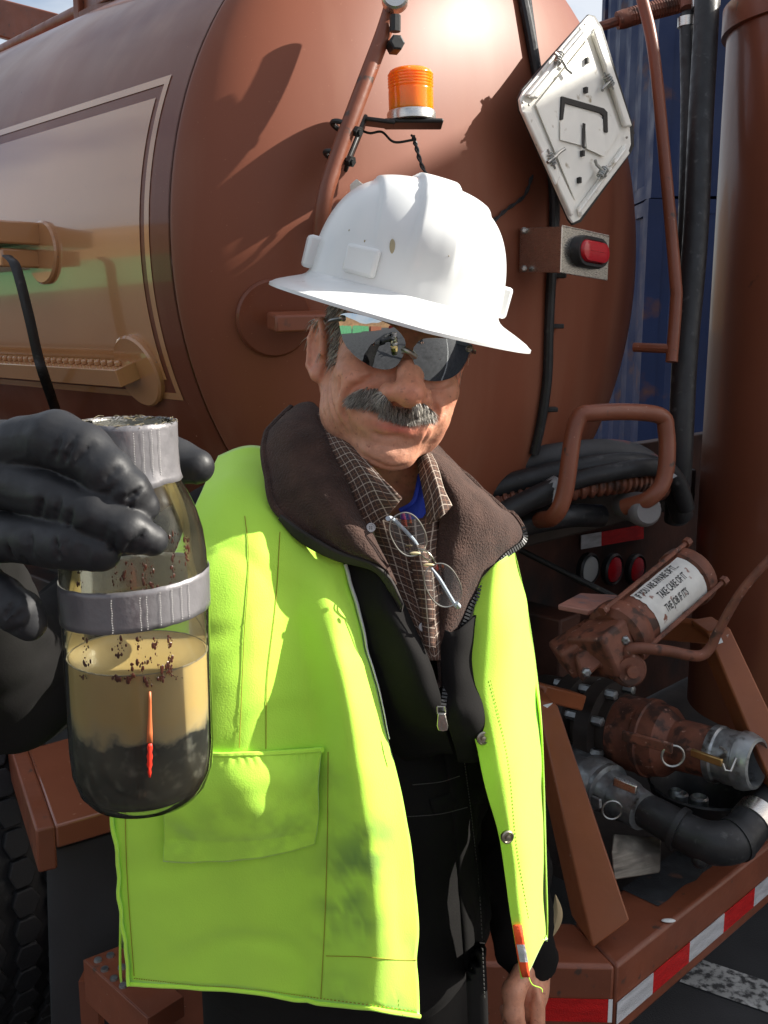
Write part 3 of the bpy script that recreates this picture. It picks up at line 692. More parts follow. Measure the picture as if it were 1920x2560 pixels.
# air actuator with its sticker
A, B = W(1553, 1582, 1.96), W(1728, 1434, 2.10); ad = (B-A).normalized(); AR = .060; AL = (B-A).length
stickm = mat('worn_sticker', (.60, .60, .57), .5, var=.1, vs=40, spots=((.22,.09,.06), 42, .64, .68))
act = MB().lathe(A, ad, [(AR, .0), (AR, AL)], 40).obj('actuator', rustp, truck, angle=30)
for h, r, w in ((0, AR*1.13, .032), (AL-.02, AR*1.1, .028)):
    MB().lathe(A + ad*(h - w*.5), ad, [(r*.8, -w*.35), (r, 0), (r*1.02, w*.5), (r, w), (r*.85, w*1.4)], 36).obj('end_cap', rustp, act)
fz = (CAM - (A+B)/2); fz = (fz - ad*fz.dot(ad)).normalized(); fx_ = ad.cross(fz)     # round the barrel: angle 0 faces the lens
if fx_.z < 0: fx_ = -fx_
def barrel(h, a, off=0): return A + ad*h + (fz*math.cos(a) + fx_*math.sin(a)) * (AR + off)
for a in (.9, -.9, 2.2):
    m = MB(); o_ = (fz*math.cos(a) + fx_*math.sin(a))*AR*1.16
    m.tube([A + o_ - ad*.03, A + o_ + ad*(AL+.02)], .005, 8)
    for h in (-.03, AL+.012): m.lathe(A + o_ + ad*h, ad, [(.010, -.008), (.010, .006)], 6)
    m.obj('tie_rod', rustp, act)
n = 14; rows = []
h0, h1, a0, a1 = .045, AL-.040, .80, -.95
for i in range(n+1):
    a = a0 + (a1-a0)*i/n; rows.append([barrel(h0 + (h1-h0)*j/10 + .004*noise.noise(Vector((i*.7, j, 0)))*(j in (0, 10)), a + .05*noise.noise(Vector((j*1.3, 3, i)))*(i in (0, n)), .0012) for j in range(11)])
MB().grid(rows).obj('sticker', stickm, act)
ink = mat('black_ink', (.012, .012, .014), .6)
def lettering(lines, place, m, parent, name='lettering', res=2):
    mb = MB(); dg = bpy.context.evaluated_depsgraph_get()
    for txt, size, sx, x0, y0 in lines:
        cu = bpy.data.curves.new('t', 'FONT'); cu.body = txt; cu.size = size; cu.resolution_u = res; cu.offset = size*.012
        to = bpy.data.objects.new('t', cu); SC.collection.objects.link(to); dg.update()
        me = bpy.data.meshes.new_from_object(to.evaluated_get(dg)); 
        mb.add([place(x0 + p.co.x*sx, y0 + p.co.y) for p in me.vertices], [tuple(f.vertices) for f in me.polygons])
        bpy.data.objects.remove(to); bpy.data.curves.remove(cu); bpy.data.meshes.remove(me)
    return mb.obj(name, m, parent, smooth=False)
lettering([('IF YOU ARE AWARE OF IT...', .0225, .50, .004, .026), ('TAKE CARE OF IT', .0225, .53, .040, -.001), ("THE JOB IF IT'S", .0225, .53, .034, -.028)],
          lambda x, y: barrel(h0 + x, y / AR * 1.0 + .0, .0022), ink, act)
# valve block, yoke and lever under it
m = MB(); m.beam(A - ad*.02, A - ad*.10, Vector((0, 1, 0)), .10, .09); m.obj('actuator_neck', rustp, truck, bevel=.008)
m = MB(); m.beam(W(1400, 1652, 1.97), W(1520, 1578, 1.97), Vector((0, 1, 0)), .10, .062); m.obj('yoke_block', rustp, truck, bevel=.008)
m = MB(); m.prism([W(1440, 1640, 1.90), W(1570, 1560, 1.92), W(1590, 1600, 1.92), W(1560, 1640, 1.91), W(1535, 1700, 1.90), W(1500, 1668, 1.89), W(1455, 1710, 1.89)], Vector((0, .035, 0))); m.obj('yoke_cheek', rustp, truck, bevel=.006)
for u, v in ((1515, 1618), (1466, 1680), (1562, 1600)): MB().lathe(W(u, v, 1.893), Vector((0, -1, 0)), [(.009, -.01), (.009, .006), (.005, .009)], 6).obj('hex_bolt', dull, truck)
m = MB(); c = W(1562, 1668, 1.92); dr = (W(1590, 1684, 1.85) - c).normalized(); m.lathe(c, dr, [(.034, -.03), (.034, .03), (.030, .034), (.026, .034), (.026, .042), (.012, .042), (.012, .056), (.0005, .057)], 28); m.obj('lever_hub', rustp, truck)
lv = [W(1555, 1650, 1.90), W(1580, 1622, 1.89), W(1660, 1626, 1.89), W(1742, 1640, 1.89), W(1775, 1620, 1.89), W(1800, 1570, 1.88), W(1860, 1470, 1.86), W(1960, 1360, 1.84)]
MB().tube(crom(lv, 7), [.014, .012, .011, .011, .010, .009, .0085, .008], 12).obj('shut_off_lever', rustp, truck)
m = MB(); m.prism([W(1394, 1525, 2.0), W(1450, 1495, 2.12), W(1540, 1500, 2.15), W(1558, 1512, 2.1), W(1470, 1540, 1.98)], ZV*.012); m.obj('flange_plate', pinkp, truck, bevel=.003)
m = MB(); m.lathe(W(1530, 1538, 1.95), ad, [(.012, -.02), (.016, -.016), (.016, .012)], 10); m.obj('air_fitting', steel, truck)
# suction valve body, cam coupling and cap
S, E = W(1430, 1796, 2.30), W(1822, 1892, 2.02); vd = (E-S).normalized(); VL = (E-S).length
def fr(x): return x*VL
vb = MB().lathe(S, vd, [(.05, -.10), (.088, -.09), (.092, -.02), (.070, -.018), (.070, 0), (.112, .002), (.114, .045), (.080, .05), (.080, .075), (.108, .078), (.108, .115), (.085, .118), (.085, .14)], 44).obj('valve_body', dirt, truck, angle=30)
for k in range(8):
    x, y, z = frame(vd); a = k*math.pi/4+.3
    MB().lathe(S + (x*math.cos(a) + y*math.sin(a))*.094, vd, [(.011, -.022), (.011, .14), (.006, .142)], 6).obj('flange_bolt', dull, vb)
cp = MB().lathe(S, vd, [(.078, .135), (.082, .14), (.082, .20), (.086, .203), (.086, .215), (.082, .218), (.076, .25), (.060, .268), (.055, .275), (.053, .36), (.050, .37)], 44).obj('reducing_coupler', rustp, truck, angle=30)
cap = MB().lathe(S, vd, [(.054, .355), (.060, .358), (.060, .372), (.056, .376), (.056, .415), (.060, .418), (.060, .43), (.052, .45), (.045, .452), (.045, VL-.002), (.038, VL), (.0005, VL)], 44).obj('coupling_cap', dull, truck, angle=30)
x, y, z = frame(vd)
ey_ = W(1840, 1872, 2.0)
MB().lathe(E - vd*.03, Vector((.8, -.55, .3)), [(.016, 0), (.016, .04), (.020, .042), (.020, .05), (.013, .05), (.013, .03), (.0005, .03)], 18).obj('cap_plug', dull, cap)
MB().beam(W(1728, 1880, 1.97), W(1806, 1908, 1.92), ZV, .016, .008).obj('cam_arm', brass, cap, bevel=.002)
MB().tube([W(1806, 1908, 1.92), W(1812, 1925, 1.92), W(1826, 1928, 1.92), W(1840, 1895, 1.93)], .0028, 8).obj('pull_ring', steel, cap)
MB().tube([W(1815, 1880, 1.93), W(1808, 1872, 1.94), W(1800, 1868, 1.95)], .0028, 8).obj('pull_ring', steel, cap)
MB().beam(W(1555, 1838, 1.98), W(1682, 1872, 1.92), ZV, .022, .009).obj('cam_arm', rustp, cp, bevel=.003)
MB().tube([W(1682, 1890, 1.93) + (Vector((1, 0, 0))*math.cos(t) + ZV*math.sin(t))*.022 for t in [i*2*math.pi/20 for i in range(21)]], .0025, 6, False).obj('pull_ring', steel, cp)
# lower coupling and black elbow
S2, E2 = W(1420, 1905, 2.20), W(1610, 2030, 2.0); d2 = (E2-S2).normalized(); L2 = (E2-S2).length
lc = MB().lathe(S2, d2, [(.03, -.05), (.045, 0), (.045, .07), (.052, .075), (.054, .11), (.050, .118), (.054, .122), (.054, .132), (.044, .135), (.040, .16), (.046, .165), (.046, .19), (.042, .20), (.040, L2)], 36).obj('hose_coupling', dull, truck, angle=30)
MB().beam(W(1535, 1952, 1.98), W(1592, 1975, 1.95), ZV, .018, .010).obj('cam_arm', brush, lc, bevel=.002)
MB().beam(W(1480, 2000, 2.0), W(1502, 2010, 1.98), ZV, .02, .008).obj('cam_arm', dull, lc, bevel=.002)
MB().tube([W(1530, 2025, 2.0) + (Vector((1, 0, 0))*math.cos(t) + ZV*math.sin(t))*.020 for t in [i*2*math.pi/20 for i in range(21)]], .0022, 6, False).obj('pull_ring', steel, lc)
el = crom([W(1580, 2008, 2.03), W(1650, 2045, 1.99), W(1730, 2090, 1.95), W(1790, 2108, 1.93), W(1840, 2098, 1.94), W(1880, 2055, 1.97), W(1935, 1995, 2.02), W(2020, 1920, 2.1)], 7)
MB().tube(el, [.035, .037, .040, .043, .043, .040, .038, .038], 22).obj('rubber_elbow', rubber, truck)
for u, v, d, w in ((1882, 2052, 1.975, .018), (1702, 2076, 1.965, .006), (1835, 2098, 1.942, .006)):
    i = min(range(len(el)), key=lambda k: (el[k] - W(u, v, d)).length); t = (el[min(i+1, len(el)-1)] - el[i-1]).normalized()
    r_ = .0455 if u != 1882 else .043
    MB().lathe(el[i], t, [(r_-.003, -w), (r_, -w), (r_, w), (r_-.003, w)], 28).obj('hose_clamp', brush if u == 1882 else rubber, truck)
MB().ball(W(1750, 2148, 1.93), .018).obj('drain_knob', rubber, truck)
# round black tub, old timber block
tb = W(1762, 1965, 2.15); tub = empty('tub', tb, 'round black plastic tub standing on the rear deck under the capped coupling', 'tub')
MB().lathe(tb - ZV*.10, ZV, [(.0005, 0), (.10, 0), (.118, .10), (.122, .104), (.118, .108), (.113, .102), (.095, .01), (.0005, .01)], 44).obj('shell', rubber, tub)
for u, v, r in ((1748, 1995, .02), (1700, 1985, .018), (1690, 1978, .014)): MB().lathe(W(u, v, 2.13), ZV, [(r, -.06), (r, 0), (r*.8, .004), (r*.7, -.004), (.0005, -.004)], 16).obj('fitting', dull, tub)
timber = mat('oily_timber', (.17, .155, .13), .8, var=.5, vs=5, stretch=(3, 3, 30), bump=.5, bs=60, spots=((.07,.06,.05), 9, .5, .65))
m = MB(); m.prism([W(1528, 2128, 1.93), W(1652, 2136, 1.97), W(1650, 2184, 1.96), W(1534, 2202, 1.92)], Vector((.02, .07, 0))); props(m.obj('timber_block', timber, None, bevel=.004), 'short grey timber block lying on the rear deck beside the brace', 'timber')
# braces
o = mat('brace_paint', (.25, .078, .030), .4, var=.12, vs=8, bump=.2, bs=60, spots=((.45,.34,.28), 90, .72, .76), rvar=.1)
m = MB(); m.prism([W(1340, 1745, 1.98), W(1394, 1762, 1.94), W(1576, 2302, 1.80), W(1482, 2372, 1.78)], Vector((-.02, .10, 0))); m.obj('brace_post', o, truck, bevel=.004)
m = MB(); m.prism([W(1768, 1580, 2.10), W(1826, 1570, 2.08), W(2010, 1960, 1.98), W(1940, 1990, 1.97)], Vector((-.01, .09, 0))); m.obj('brace_post', o, truck, bevel=.004)
m = MB(); m.prism([W(1640, 1556, 2.30), W(1700, 1556, 2.22), W(1822, 1568, 2.085), W(1826, 1584, 2.08), W(1768, 1612, 2.09), W(1640, 1600, 2.28)], Vector((0, .05, .0))); m.obj('brace_top', o, truck, bevel=.004)
m = MB(); m.beam(W(1340, 1726, 2.05), W(1442, 1752, 2.15), ZV, .035, .045); m.obj('cross_bar', o, truck, bevel=.004)
whp = mat('white_gusset_paint', (.7, .72, .72), .5)
for P in ([(1790, 1612), (1802, 1592), (1808, 1606)], [(1358, 1764), (1382, 1758), (1368, 1770)]):
    d_ = 2.06 if P[0][0] > 1500 else 1.93
    MB().prism([W(u, v, d_) for u, v in P], Vector((0, .003, 0))).obj('paint_chip', whp, truck)
# bumper frame
ZB = .50; c0 = Z(1541, 2415, ZB); cr = Z(1920, 2116, ZB); cl = Z(1347, 2411, ZB)
er = (cr-c0).normalized(); elf = (cl-c0).normalized(); HB = .152
def inward(e, ref):
    n = Vector((-e.y, e.x, 0)); return n if n.dot(ref) > 0 else -n
nr, nl = inward(er, Vector((-1, 1, 0))), inward(elf, Vector((0, 1, 0)))
far = c0 + er*1.9; lft = c0 + elf*.95; IW = .13
# inner corner where both offset edges meet
a_ = c0 + nr*IW; b_ = c0 + nl*IW; den = er.x*elf.y - er.y*elf.x
t_ = ((b_-a_).x*elf.y - (b_-a_).y*elf.x) / den; ci = a_ + er*t_
m = MB(); m.prism([c0, far, far + nr*IW, ci], -ZV*HB); m.obj('bumper_beam', brown2, truck, bevel=.008)
m = MB(); m.prism([c0 + elf*.0005, ci + elf*.0005, lft + nl*IW, lft], -ZV*HB); m.obj('bumper_beam', brown2, truck, bevel=.008)
grip = mat('black_grip_sheet', (.028, .03, .034), .8, var=.3, vs=30, bump=.8, bs=300, spots=((.12,.06,.045), 24, .62, .72))
e0 = Z(1634, 2262, ZB); t0_ = (e0-c0).dot(er); rows = [[], []]
for i in range(40):
    t = t0_ + .0 + i*.035
    j = .012*noise.noise(Vector((i*.6, 2, 0)))
    rows[0].append(c0 + er*t + nr*(.045 + j) + ZV*.0015); rows[1].append(c0 + er*t + nr*(IW - .001) + ZV*.0015)
MB().grid(rows).obj('grip_sheet', grip, truck)
def bface(u, v): return plane_hit(u, v, c0 - nr*.0015, nr)
bnd = [1543, 1633, 1724, 1810, 1886, 1950, 2030, 2110]
def te(u, top): return bface(u, 2504 + (u-1541)*(2197-2504)/379) if top else bface(u, 2556 + (u-1541)*(2241-2556)/379)
zt, zbm = te(1700, True).z, te(1700, False).z
for i in range(len(bnd)-1):
    a, b = te(bnd[i], True), te(bnd[i+1], True)
    P = [Vector((a.x, a.y, zt)), Vector((b.x, b.y, zt)), Vector((b.x, b.y, zbm)), Vector((a.x, a.y, zbm))]
    MB().prism(P, -nr*.0012).obj('reflective_tape', reflw if i % 2 == 0 else reflr, truck, smooth=False)
P = [c0 + elf*s - nl*.0015 + ZV*z for s, z in ((.012, -.066), (.155, -.066), (.155, -.112), (.012, -.112))]
MB().prism(P, -nl*.0012).obj('reflective_tape', reflr, truck, smooth=False)
P = [c0 + elf*s - nl*.0015 + ZV*z for s, z in ((.004, -.066), (.0115, -.066), (.0115, -.112), (.004, -.112))]
MB().prism(P, -nl*.0012).obj('tape_backing', whp, truck, smooth=False)
MB().ball(Z(1671, 2305, ZB) + ZV*.003, .014, .006, .003).obj('bird_dropping', whp, truck)
leaf = mat('dry_husk', (.42, .33, .19), .8)
G = [[Y(1388 + 14*math.sin(i*.35) - i*2.0 + (j-1)*16*math.sin(math.pi*(i+.4)/11), 2235 + i*13, 1.50 + .008*abs(j-1)) for j in range(3)] for i in range(11)]
props(MB().grid(G).obj('dry_leaf', leaf, None, sub=1, solid=.002), 'curled dry tan leaf stuck beside the brown bumper behind the vest', 'leaf')
# fender, mud flap, step, tyre at the lower left
ZF = .84; fa, fb, fc_, fd = Z(69, 1872, ZF), Z(138, 2065, ZF), Z(420, 1985, ZF), Z(330, 1800, ZF)
m = MB(); m.prism([fa, fb, fc_, fd], -ZV*.04); fen = m.obj('fender', mat('glossy_fender_paint', (.21, .07, .038), .2, var=.1, coat=.5, spots=((.36,.2,.14), 80, .7, .75), rvar=.06, bump=.06, bs=30), truck, bevel=.004)
od = (fa-fb).normalized(); on = Vector((-od.y, od.x, 0)); on = on if on.x < 0 else -on
m = MB(); m.prism([fb - od*.0, fa + od*.5, fa + od*.5 + on*.03, fb + on*.03 - od*0], -ZV*.075); m.obj('fender_lip', brown2, fen, bevel=.004)
fm = mat('flap_rubber', (.022, .022, .024), .6, var=.3, vs=5, bump=.35, bs=90, stretch=(1, 1, .3))
rows = [[Y(116 + j*45 + i*1.4 + 3*noise.noise(Vector((i*.5, j, 1))), 2120 - j*13 + i*62, 1.53 + .012*noise.noise(Vector((i*.4, j*.6, 5))) + j*.004) for j in range(7)] for i in range(13)]
MB().grid(rows).obj('mud_flap', fm, truck, solid=.009, sub=1)
ZS = .62; s_ = [Z(211, 2398, ZS), Z(300, 2364, ZS), Z(460, 2490, ZS), Z(372, 2545, ZS)]
m = MB(); m.prism(s_, -ZV*.035); m.prism([s_[0], s_[3], s_[3] + (s_[0]-s_[1])*.04, s_[0] + (s_[0]-s_[1])*.04], -ZV*.075); stp = m.obj('side_step', brown2, truck, bevel=.004)
for u, v in ((245, 2402), (276, 2390), (262, 2425), (305, 2420), (285, 2448), (308, 2466)): MB().lathe(Z(u, v, ZS), ZV, [(.007, -.002), (.006, .004), (.0005, .0045)], 10).obj('step_stud', dull, stp)
m = MB(); m.beam(Z(225, 2440, ZS-.08), Z(225, 2440, ZS-.08) - ZV*.5, (1, 0, 0), .03, .03); m.obj('step_leg', brown2, truck)
tyrem = mat('tyre_rubber', (.014, .0145, .016), .6, var=.3, vs=10, bump=.4, bs=120, spots=((.07,.068,.065), 22, .6, .78))
t_c = Vector((-1.06, 2.02, .515)); tr, tw = .50, .15
tyre = MB().lathe(t_c - LT*tw, LT, [(.28, .02), (.33, -.005), (.45, -.012), (.485, .01), (.49, .04), (.49, tw*2-.04), (.485, tw*2-.01), (.45, tw*2+.012), (.33, tw*2+.005), (.28, tw*2-.02)], 72, (False, False)).obj('tyre', tyrem, truck)
MB().lathe(t_c - LT*tw, LT, [(.285, .03), (.27, .06), (.12, .10), (.12, .2), (.285, .27)], 40).obj('wheel_rim', dull, tyre)
blk = None
for k in range(26):
    ph = math.radians(-62 + k*6.6)
    for r_ in range(4):
        a = ph + (math.radians(3.3) if r_ % 2 else 0); rad = AX*math.cos(a) + ZV*math.sin(a); tg = LT.cross(rad)
        c = t_c + LT*(-.105 + .07*r_) + rad*.490
        if blk is None:
            hx = [(-.024, 0), (-.014, .030), (.016, .030), (.030, 0), (.016, -.030), (-.014, -.030)]
            mb_ = MB(); mb_.prism([Vector((p[0]*1.03, p[1]*.88, 0)) for p in hx], Vector((0, 0, .016)))
            blk = mb_.obj('tread_block', tyrem, None, smooth=False, bevel=.003); bl = blk
            blk.matrix_basis = M4(LT, tg, rad, c); setpar(blk, tyre)
        else: dup(bl, M4(LT, tg, rad, c), tyre)
t2 = t_c - AX*1.3
MB().lathe(t2 - LT*tw, LT, [(.28, .02), (.45, -.012), (.49, .03), (.49, tw*2-.03), (.45, tw*2+.012), (.28, tw*2-.02)], 48, (True, True)).obj('tyre', tyrem, truck)
# twin tyres on the far side and an under-body box keep the truck standing and the shade under it
for k in (0, 1.3):
    c = t_c + LT*1.75 - AX*k; MB().lathe(c - LT*tw, LT, [(.28, .02), (.45, -.012), (.49, .03), (.49, tw*2-.03), (.45, tw*2+.012), (.28, tw*2-.02)], 40, (True, True)).obj('tyre', tyrem, truck)
m = MB(); c = T0 - AX*2.6; m.box(Vector((c.x, c.y, .72)), AX, LT, ZV, 1.9, .34, .26); m.obj('under_body_box', darkb, truck)
c = T0 - AX*8.1; m = MB(); m.box(Vector((c.x, c.y, 1.75)), AX, LT, ZV, 1.0, 1.1, 1.15); m.obj('cab', brown, truck, bevel=.08)
for lt_ in (-.85, .85):
    c = T0 - AX*8.4 + LT*lt_; MB().lathe(Vector((c.x, c.y, .515)) - LT*tw, LT, [(.28, .02), (.45, -.012), (.49, .03), (.49, tw*2-.03), (.45, tw*2+.012), (.28, tw*2-.02)], 40, (True, True)).obj('tyre', tyrem, truck)
# ------------------------------------------------------------------ the man
from mathutils.bvhtree import BVHTree
man = empty('person', (-.03, 1.25, 0), 'man in white hard hat and lime vest holding up a sample bottle', 'person')
skin = mat('weathered_skin', (.62, .295, .185), .46, var=.12, vs=110, bump=.35, bs=420, sss=.12, attr='tint', spots2=((.47, .17, .105), 42, .55, .90), spots=((.36, .15, .10), 190, .62, .74), rvar=.08, bdist=.0012)
blackcloth = mat('black_duck_cloth', (.0105, .0098, .0096), .95, var=.35, vs=7, bump=.22, bs=420, sheen=0, spec=.2, bdist=.001)
fleece = mat('brown_fleece', (.058, .031, .023), .95, var=.3, vs=45, bump=.8, bs=420, sheen=.08, bdist=.004)
lime = mat('lime_vest_cloth', (.48, .84, .07), .75, var=.07, vs=5, bump=.35, bs=600, attr='stain', sheen=.5, bdist=.001)
lb = lime.node_tree.nodes['Principled BSDF']
hatm = mat('white_hat_plastic', (.70, .715, .705), .30, var=.04, vs=12, spots=((.30, .29, .26), 38, .73, .76), bump=.05, bs=60, coat=.15)
def bvh_of(P, Fc): return BVHTree.FromPolygons([tuple(p) for p in P], [tuple(f) for f in Fc])
def bvh_obj(o): return BVHTree.FromPolygons([o.matrix_world @ v.co for v in o.data.vertices], [tuple(p.vertices) for p in o.data.polygons])
def onto(b, u, v, off=0.0, fall=1.1):
    r = ray(u, v); rn = r.normalized(); h = b.ray_cast(CAM + rn*.3, rn)
    p = h[0] if h[0] else Y(u, v, fall)
    return p - rn*off
def colours(o, name, fn):
    me = o.data; a = me.color_attributes.new(name, 'FLOAT_COLOR', 'POINT')
    a.data.foreach_set('color', np.array([(*fn(v.co), 1) for v in me.vertices], np.float32).ravel())
def uvgrid(o, G):
    me = o.data; uv = me.uv_layers.new(name='UVMap'); nr, nc = len(G), len(G[0])
    mid = nr//2; us = [0]
    for j in range(1, nc): us.append(us[-1] + (G[mid][j]-G[mid][j-1]).length)
    vs = [[0] for _ in range(nc)]
    for j in range(nc):
        for i in range(1, nr): vs[j].append(vs[j][-1] + (G[i][j]-G[i-1][j]).length)
    for lp in me.loops:
        i, j = divmod(lp.vertex_index, nc); uv.data[lp.index].uv = (us[j], vs[j][i])

# --- head: one sculpted volume in the head's own frame
Ry = lambda a: Matrix.Rotation(math.radians(a), 4, 'Y'); Rz = lambda a: Matrix.Rotation(math.radians(a), 4, 'Z'); Rx = lambda a: Matrix.Rotation(math.radians(a), 4, 'X')
HR = Ry(11) @ Rz(11) @ Rx(3); HM = Matrix.Translation(W(975, 912, 1.12)) @ HR; HI = HM.inverted()
f = Field((-.105, -.155, -.27), (.105, .135, .15), .0019)
f.ell((0, .012, .045), (.074, .094, .088), .01)
f.ell((0, -.028, -.018), (.0645, .064, .084), .02)
for s in (-1, 1):
    f.chain([(s*.061, .012, -.032), (s*.050, -.022, -.062), (s*.018, -.076, -.084)], [.0155, .016, .0155], .022)
    f.ell((s*.046, -.058, -.012), (.024, .026, .020), .016)
    f.ell((s*.043, -.060, -.040), (.020, .026, .022), .018)
    f.ell((s*.022, -.078, -.052), (.018, .020, .018), .014)
    f.ell((s*.048, -.038, -.050), (.014, .03, .028), .02)
f.ell((0, -.080, -.0865), (.026, .020, .0175), .014)
f.ell((0, -.077, -.052), (.036, .022, .026), .016)
f.chain([(-.05, -.074, .036), (-.02, -.088, .038), (.02, -.088, .038), (.05, -.074, .036)], [.010, .012, .012, .010], .014)
f.chain([(0, -.090, .028), (0, -.107, .006), (0, -.122, -.013)], [.0100, .0115, .0150], .010)
f.ell((0, -.126, -.0135), (.0150, .0145, .0136), .007)
for s in (-1, 1):
    f.ell((s*.0185, -.109, -.0185), (.0098, .015, .0105), .007)
    f.ell((s*.009, -.118, -.032), (.0048, .007, .0045), .003, 'sub')
    f.ell((s*.034, -.093, .014), (.017, .012, .012), .012, 'sub')
f.chain([(-.028, -.0895, -.0465), (-.012, -.0970, -.0560), (.012, -.0970, -.0560), (.028, -.0895, -.0465)], [.003, .0052, .0052, .003], .007)
f.chain([(-.038, -.092, -.0380), (-.015, -.1055, -.0495), (.015, -.1055, -.0495), (.038, -.092, -.0380)], [.001, .0018, .0018, .001], .004, 'sub')
f.chain([(-.018, -.1035, -.071), (0, -.1075, -.0705), (.018, -.1035, -.071)], [.002, .004, .002], .012, 'sub')
for s in (-1, 1):
    ec = Vector((s*.080, .016, .002)); rt = Rz(s*-18) @ Rx(-8)
    f.ell(ec, (.0065, .0175, .031), .006, rot=rt)
    rim = [ec + (rt.to_3x3() @ Vector((s*.005, .017*math.cos(a), .031*math.sin(a)))) for a in [math.radians(x) for x in (-100, -40, 20, 70, 110, 150, 190)]]
    f.chain(rim, [.005, .0045, .0048, .005, .005, .0045, .003], .003)
    f.ell(ec + rt.to_3x3() @ Vector((s*.009, -.003, .0)), (.006, .0085, .014), .004, 'sub', rot=rt)
    f.ell(ec + rt.to_3x3() @ Vector((s*.002, -.006, -.029)), (.006, .009, .010), .005, rot=rt)
    f.ell(ec + rt.to_3x3() @ Vector((s*.003, -.015, -.002)), (.004, .005, .007), .004, rot=rt)
nb = HI @ Vector((.012, 1.215, 1.36))
f.cone((0, .025, -.045), nb, .056, .064, .02)
nbv = Vector(nb)
for s, o in ((-1, .030), (1, .030)): f.cone((s*.042, -.005, -.085), nbv + Vector((s*.016, -.052, .0)), .011, .012, .014)
f.ell(nbv*.55 + Vector((0, -.045, -.04)), (.012, .012, .016), .012)
HP, HF = f.mesh(2)
hw = HP @ np.array(HM.to_3x3()).T + np.array(HM.translation); head_bvh = bvh_of(hw, HF)
def vnormals(P, Fq):
    n = np.cross(P[Fq[:, 2]] - P[Fq[:, 0]], P[Fq[:, 3]] - P[Fq[:, 1]]); N = np.zeros_like(P)
    for i in range(4): np.add.at(N, Fq[:, i], n)
    return N / np.maximum(np.linalg.norm(N, axis=1), 1e-12)[:, None]
NV = vnormals(hw, HF)
def crease(px, depth, width, lift=.5):
    pts = []
    for u, v in px:
        r = ray(u, v).normalized(); h_ = head_bvh.ray_cast(CAM + r*.5, r)
        if h_[0]: pts.append(h_[0])
    C = np.array(crom(pts, 8)); d = np.full(len(hw), 9.0); tt = np.zeros(len(hw))
    near = np.where(((hw > C.min(0) - .02) & (hw < C.max(0) + .02)).all(1))[0]
    dd = np.linalg.norm(hw[near][:, None] - C[None], axis=2); k = dd.argmin(1); dm = dd.min(1); t = k/(len(C)-1)
    fade = np.clip(np.minimum(t, 1-t)*5 + .15, 0, 1)
    hw[near] += NV[near] * ((-np.exp(-(dm/width)**2) + lift*np.exp(-((dm-width*2.1)/(width*1.3))**2)) * depth * fade)[:, None]
for px, dp_, w_ in (([(940, 942), (903, 960), (876, 976), (862, 1018), (874, 1066)], .0030, .0034), ([(832, 912), (827, 978), (846, 1045), (866, 1088)], .0022, .0030), ([(851, 930), (850, 985), (862, 1040)], .0012, .0022),
                    ([(808, 930), (806, 990), (818, 1050)], .0010, .0022), ([(1054, 930), (1076, 985), (1088, 1022), (1080, 1060)], .0026, .0032), ([(1124, 1012), (1098, 1042), (1072, 1072), (1052, 1112)], .0016, .0028),
                    ([(862, 935), (900, 945), (935, 938)], .0010, .0020), ([(1064, 962), (1100, 968), (1130, 955)], .0009, .0020), ([(926, 1080), (965, 1090), (1010, 1092)], .0014, .0030), ([(890, 1120), (930, 1150), (975, 1168), (1020, 1160)], .0012, .0030),
                    ([(835, 1120), (880, 1180), (930, 1215)], .0014, .0028), ([(980, 1200), (1020, 1215), (1050, 1205)], .0012, .0024), ([(1000, 890), (1012, 896), (1024, 892)], .0008, .0018)):
    crease(px, dp_*1.25, w_)
for i in range(len(hw)):
    q = Vector(HP[i]); hw[i] += NV[i]*(.0003*noise.noise(q*90) + .0003*noise.noise(q*170))
head_bvh = bvh_of(hw, HF)

# --- coarse body under the clothes, and the bare hand at his side
b = Field((-.62, .55, .03), (.36, 1.5, 1.46), .011)
SHR, ELR, WRR = Vector((-.185, 1.15, 1.37)), W(20, 1712, 1.10), W(-165, 1310, .79)
SHL, ELL, WRL = Vector((.098, 1.29, 1.355)), Vector((.142, 1.335, 1.10)), W(1326, 2405, 1.43)
b.ell((-.04, 1.25, 1.25), (.15, .09, .17), .04).ell((-.06, 1.24, 1.0), (.15, .10, .18), .05).cone((.012, 1.215, 1.40), (0, 1.23, 1.25), .055, .06, .03)
b.cone(SHR, (-.04, 1.22, 1.36), .045, .06, .04).cone(SHL, (-.02, 1.24, 1.36), .045, .06, .04)
b.chain([SHR, ELR, WRR], [.045, .038, .028], .02).chain([SHL, ELL, WRL], [.045, .038, .029], .02)
LG = [[Vector((-.15, 1.23, .88)), Vector((-.165, 1.20, .50)), Vector((-.17, 1.24, .10))], [Vector((.03, 1.25, .88)), Vector((.05, 1.23, .50)), Vector((.06, 1.27, .10))]]
for L in LG: b.chain(L, [.075, .052, .036], .03)
BP, BF = b.mesh(1)
h = Field(np.array(W(1300, 2500, 1.420)) - np.array((.11, .12, .16)), np.array(W(1300, 2500, 1.420)) + np.array((.12, .12, .13)), .0022)
wr_, kn = WRL.copy(), W(1328, 2500, 1.410)
h.cone(wr_.lerp(ELL, .2), wr_, .027, .026, .02).cone(wr_, W(1320, 2462, 1.420), .026, .030, .02).ell(W(1322, 2488, 1.415), (.022, .036, .040), .016)
h.chain([W(1312, 2425, 1.395), W(1284, 2478, 1.370), W(1284, 2530, 1.365), W(1300, 2580, 1.370)], [.016, .0155, .0135, .011], .007)
for k in range(4):
    o = Vector((0, .021*k, -.004*k)); s0 = W(1342, 2510, 1.382) + o
    h.chain([s0, s0 + Vector((.002, -.004, -.038)), s0 + Vector((-.020, -.004, -.060)), s0 + Vector((-.036, .0, -.046))], [.0118-.001*(k == 3), .0106, .0094, .0085], .0018)
